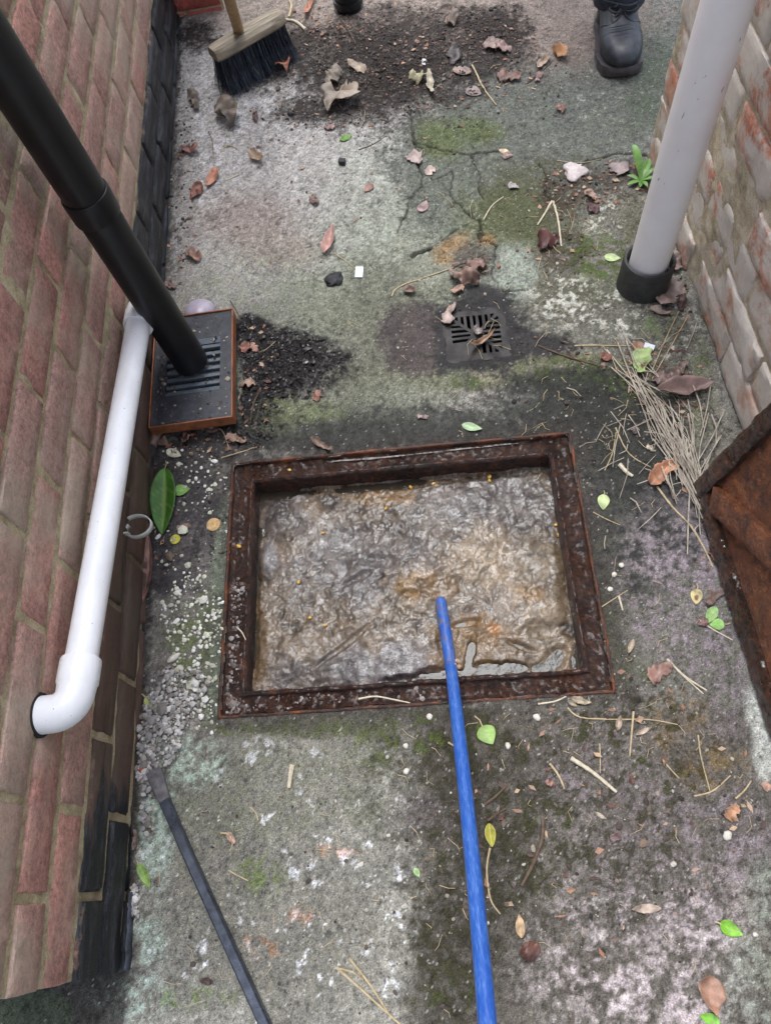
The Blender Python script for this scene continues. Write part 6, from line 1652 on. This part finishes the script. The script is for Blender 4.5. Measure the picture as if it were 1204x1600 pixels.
P = pick([(600, 110, 260, 110, 1.2), (720, 100, 120, 60, 1.4), (940, 290, 90, 40, 2.5), (880, 330, 60, 60, 1), (870, 390, 50, 30, 1.4), (740, 425, 40, 30, 1.5), (1060, 440, 26, 90, 2.5), (1040, 600, 70, 60, 2.2), (980, 560, 90, 30, 1.6), (300, 690, 90, 22, 2.6), (395, 590, 40, 90, 1.8), (285, 300, 24, 200, .7), (490, 20, 60, 40, 1.6), (1110, 860, 24, 70, 1), (950, 1250, 260, 240, .16), (420, 300, 200, 180, .12), (1095, 700, 40, 90, 1), (245, 800, 30, 100, .8)], 950)
flakes('leaf_crumbs', P, .011, vc_mat('leaf crumbs', .7), 'torn bits of dry leaf strewn over the ground', pal(len(P), [(124, 92, 74), (150, 116, 94), (96, 66, 56), (166, 140, 116), (80, 60, 52), (140, 98, 76), (112, 96, 84)], .25), 12)
# ---- straw heap by the tipped cover
V, F = [], []
mb = MB(); r2 = random.Random(4)
def straw(a, b2, lift0, lift1, rr):
    p, q = GP(*a), GP(*b2); p.z = max(p.z, 0) + lift0; q.z = max(q.z, 0) + lift1
    mid = (p + q) / 2 + Vector((r2.uniform(-.006, .006), r2.uniform(-.006, .006), r2.uniform(.0, .006)))
    mb.tube([p, (p + mid) / 2, mid, (mid + q) / 2, q], [rr, rr, rr, rr * .9, rr * .7], 5)
for i in range(76):
    f_ = r2.random() ** .65; cx = 985 + 115 * f_ + r2.gauss(0, 12); cy = 585 + 190 * f_ + r2.gauss(0, 16)
    ln = r2.uniform(40, 150); a = math.radians(r2.gauss(56, 15)); dx, dy = math.cos(a) * ln / 2, math.sin(a) * ln / 2
    x1_, y1_ = min(cx + dx, 1150 - max(0, 700 - cy - dy) * .4), cy + dy
    if x1_ > 1094 + (y1_ - 757) * .26 and y1_ > 700: x1_ = 1090 + (y1_ - 757) * .26 - 6
    straw((cx - dx, cy - dy), (x1_, y1_), r2.uniform(.001, .009), r2.uniform(.001, .012), r2.uniform(.0005, .0012))
for i in range(36):
    cx, cy = r2.gauss(1085, 24), r2.gauss(720, 45); ln = r2.uniform(40, 110); a = math.radians(r2.gauss(78, 14)); dx, dy = math.cos(a) * ln / 2, math.sin(a) * ln / 2
    y1_ = cy + dy; x1_ = min(cx + dx, 1088 + max(0, (y1_ - 757)) * .26 if y1_ > 700 else 1130)
    straw((min(cx - dx, 1130), cy - dy), (x1_, y1_), r2.uniform(.003, .014), r2.uniform(.001, .008), r2.uniform(.0008, .0014))
for i in range(44):
    cx, cy = r2.gauss(1000, 45), r2.gauss(690, 60); ln = r2.uniform(14, 70); a = r2.uniform(0, 3.14); dx, dy = math.cos(a) * ln / 2, math.sin(a) * ln / 2
    straw((cx - dx, cy - dy), (min(cx + dx, 1085), cy + dy), .001, .003, r2.uniform(.0005, .0010))
tag(mb.build('straw_heap', simple_mat('grey straw', rgba(128, 116, 102), rgba(198, 188, 172), 30, .7)), 'heap of dry straw stalks swept against the old wall and cover', None, kind='stuff')
mb = MB()
for i in range(260):   # thin stray needles all over
    e = [(900, 1280, 280, 220), (950, 900, 110, 240), (600, 330, 300, 230), (480, 1360, 240, 220), (860, 420, 150, 120), (860, 640, 160, 60)][r2.randrange(6)]
    cx, cy = e[0] + e[2] * r2.uniform(-1, 1), e[1] + e[3] * r2.uniform(-1, 1); p = G(cx, cy)
    a, b2 = in_rect(p[0], p[1], FR_C, FR_A)
    if (abs(a) < FR_W / 2 + .02 and abs(b2) < FR_D / 2 + .02) or p[0] < XL + .03 or p[0] > .47: continue
    ln = r2.uniform(8, 30); an = r2.uniform(0, 3.14); straw((cx, cy), (cx + math.cos(an) * ln, cy + math.sin(an) * ln), .0004, .0006, r2.uniform(.0003, .0006))
tag(mb.build('stray_needles', M_STRAW), 'thin dry needles and fibres strewn over the whole floor', None, kind='stuff')
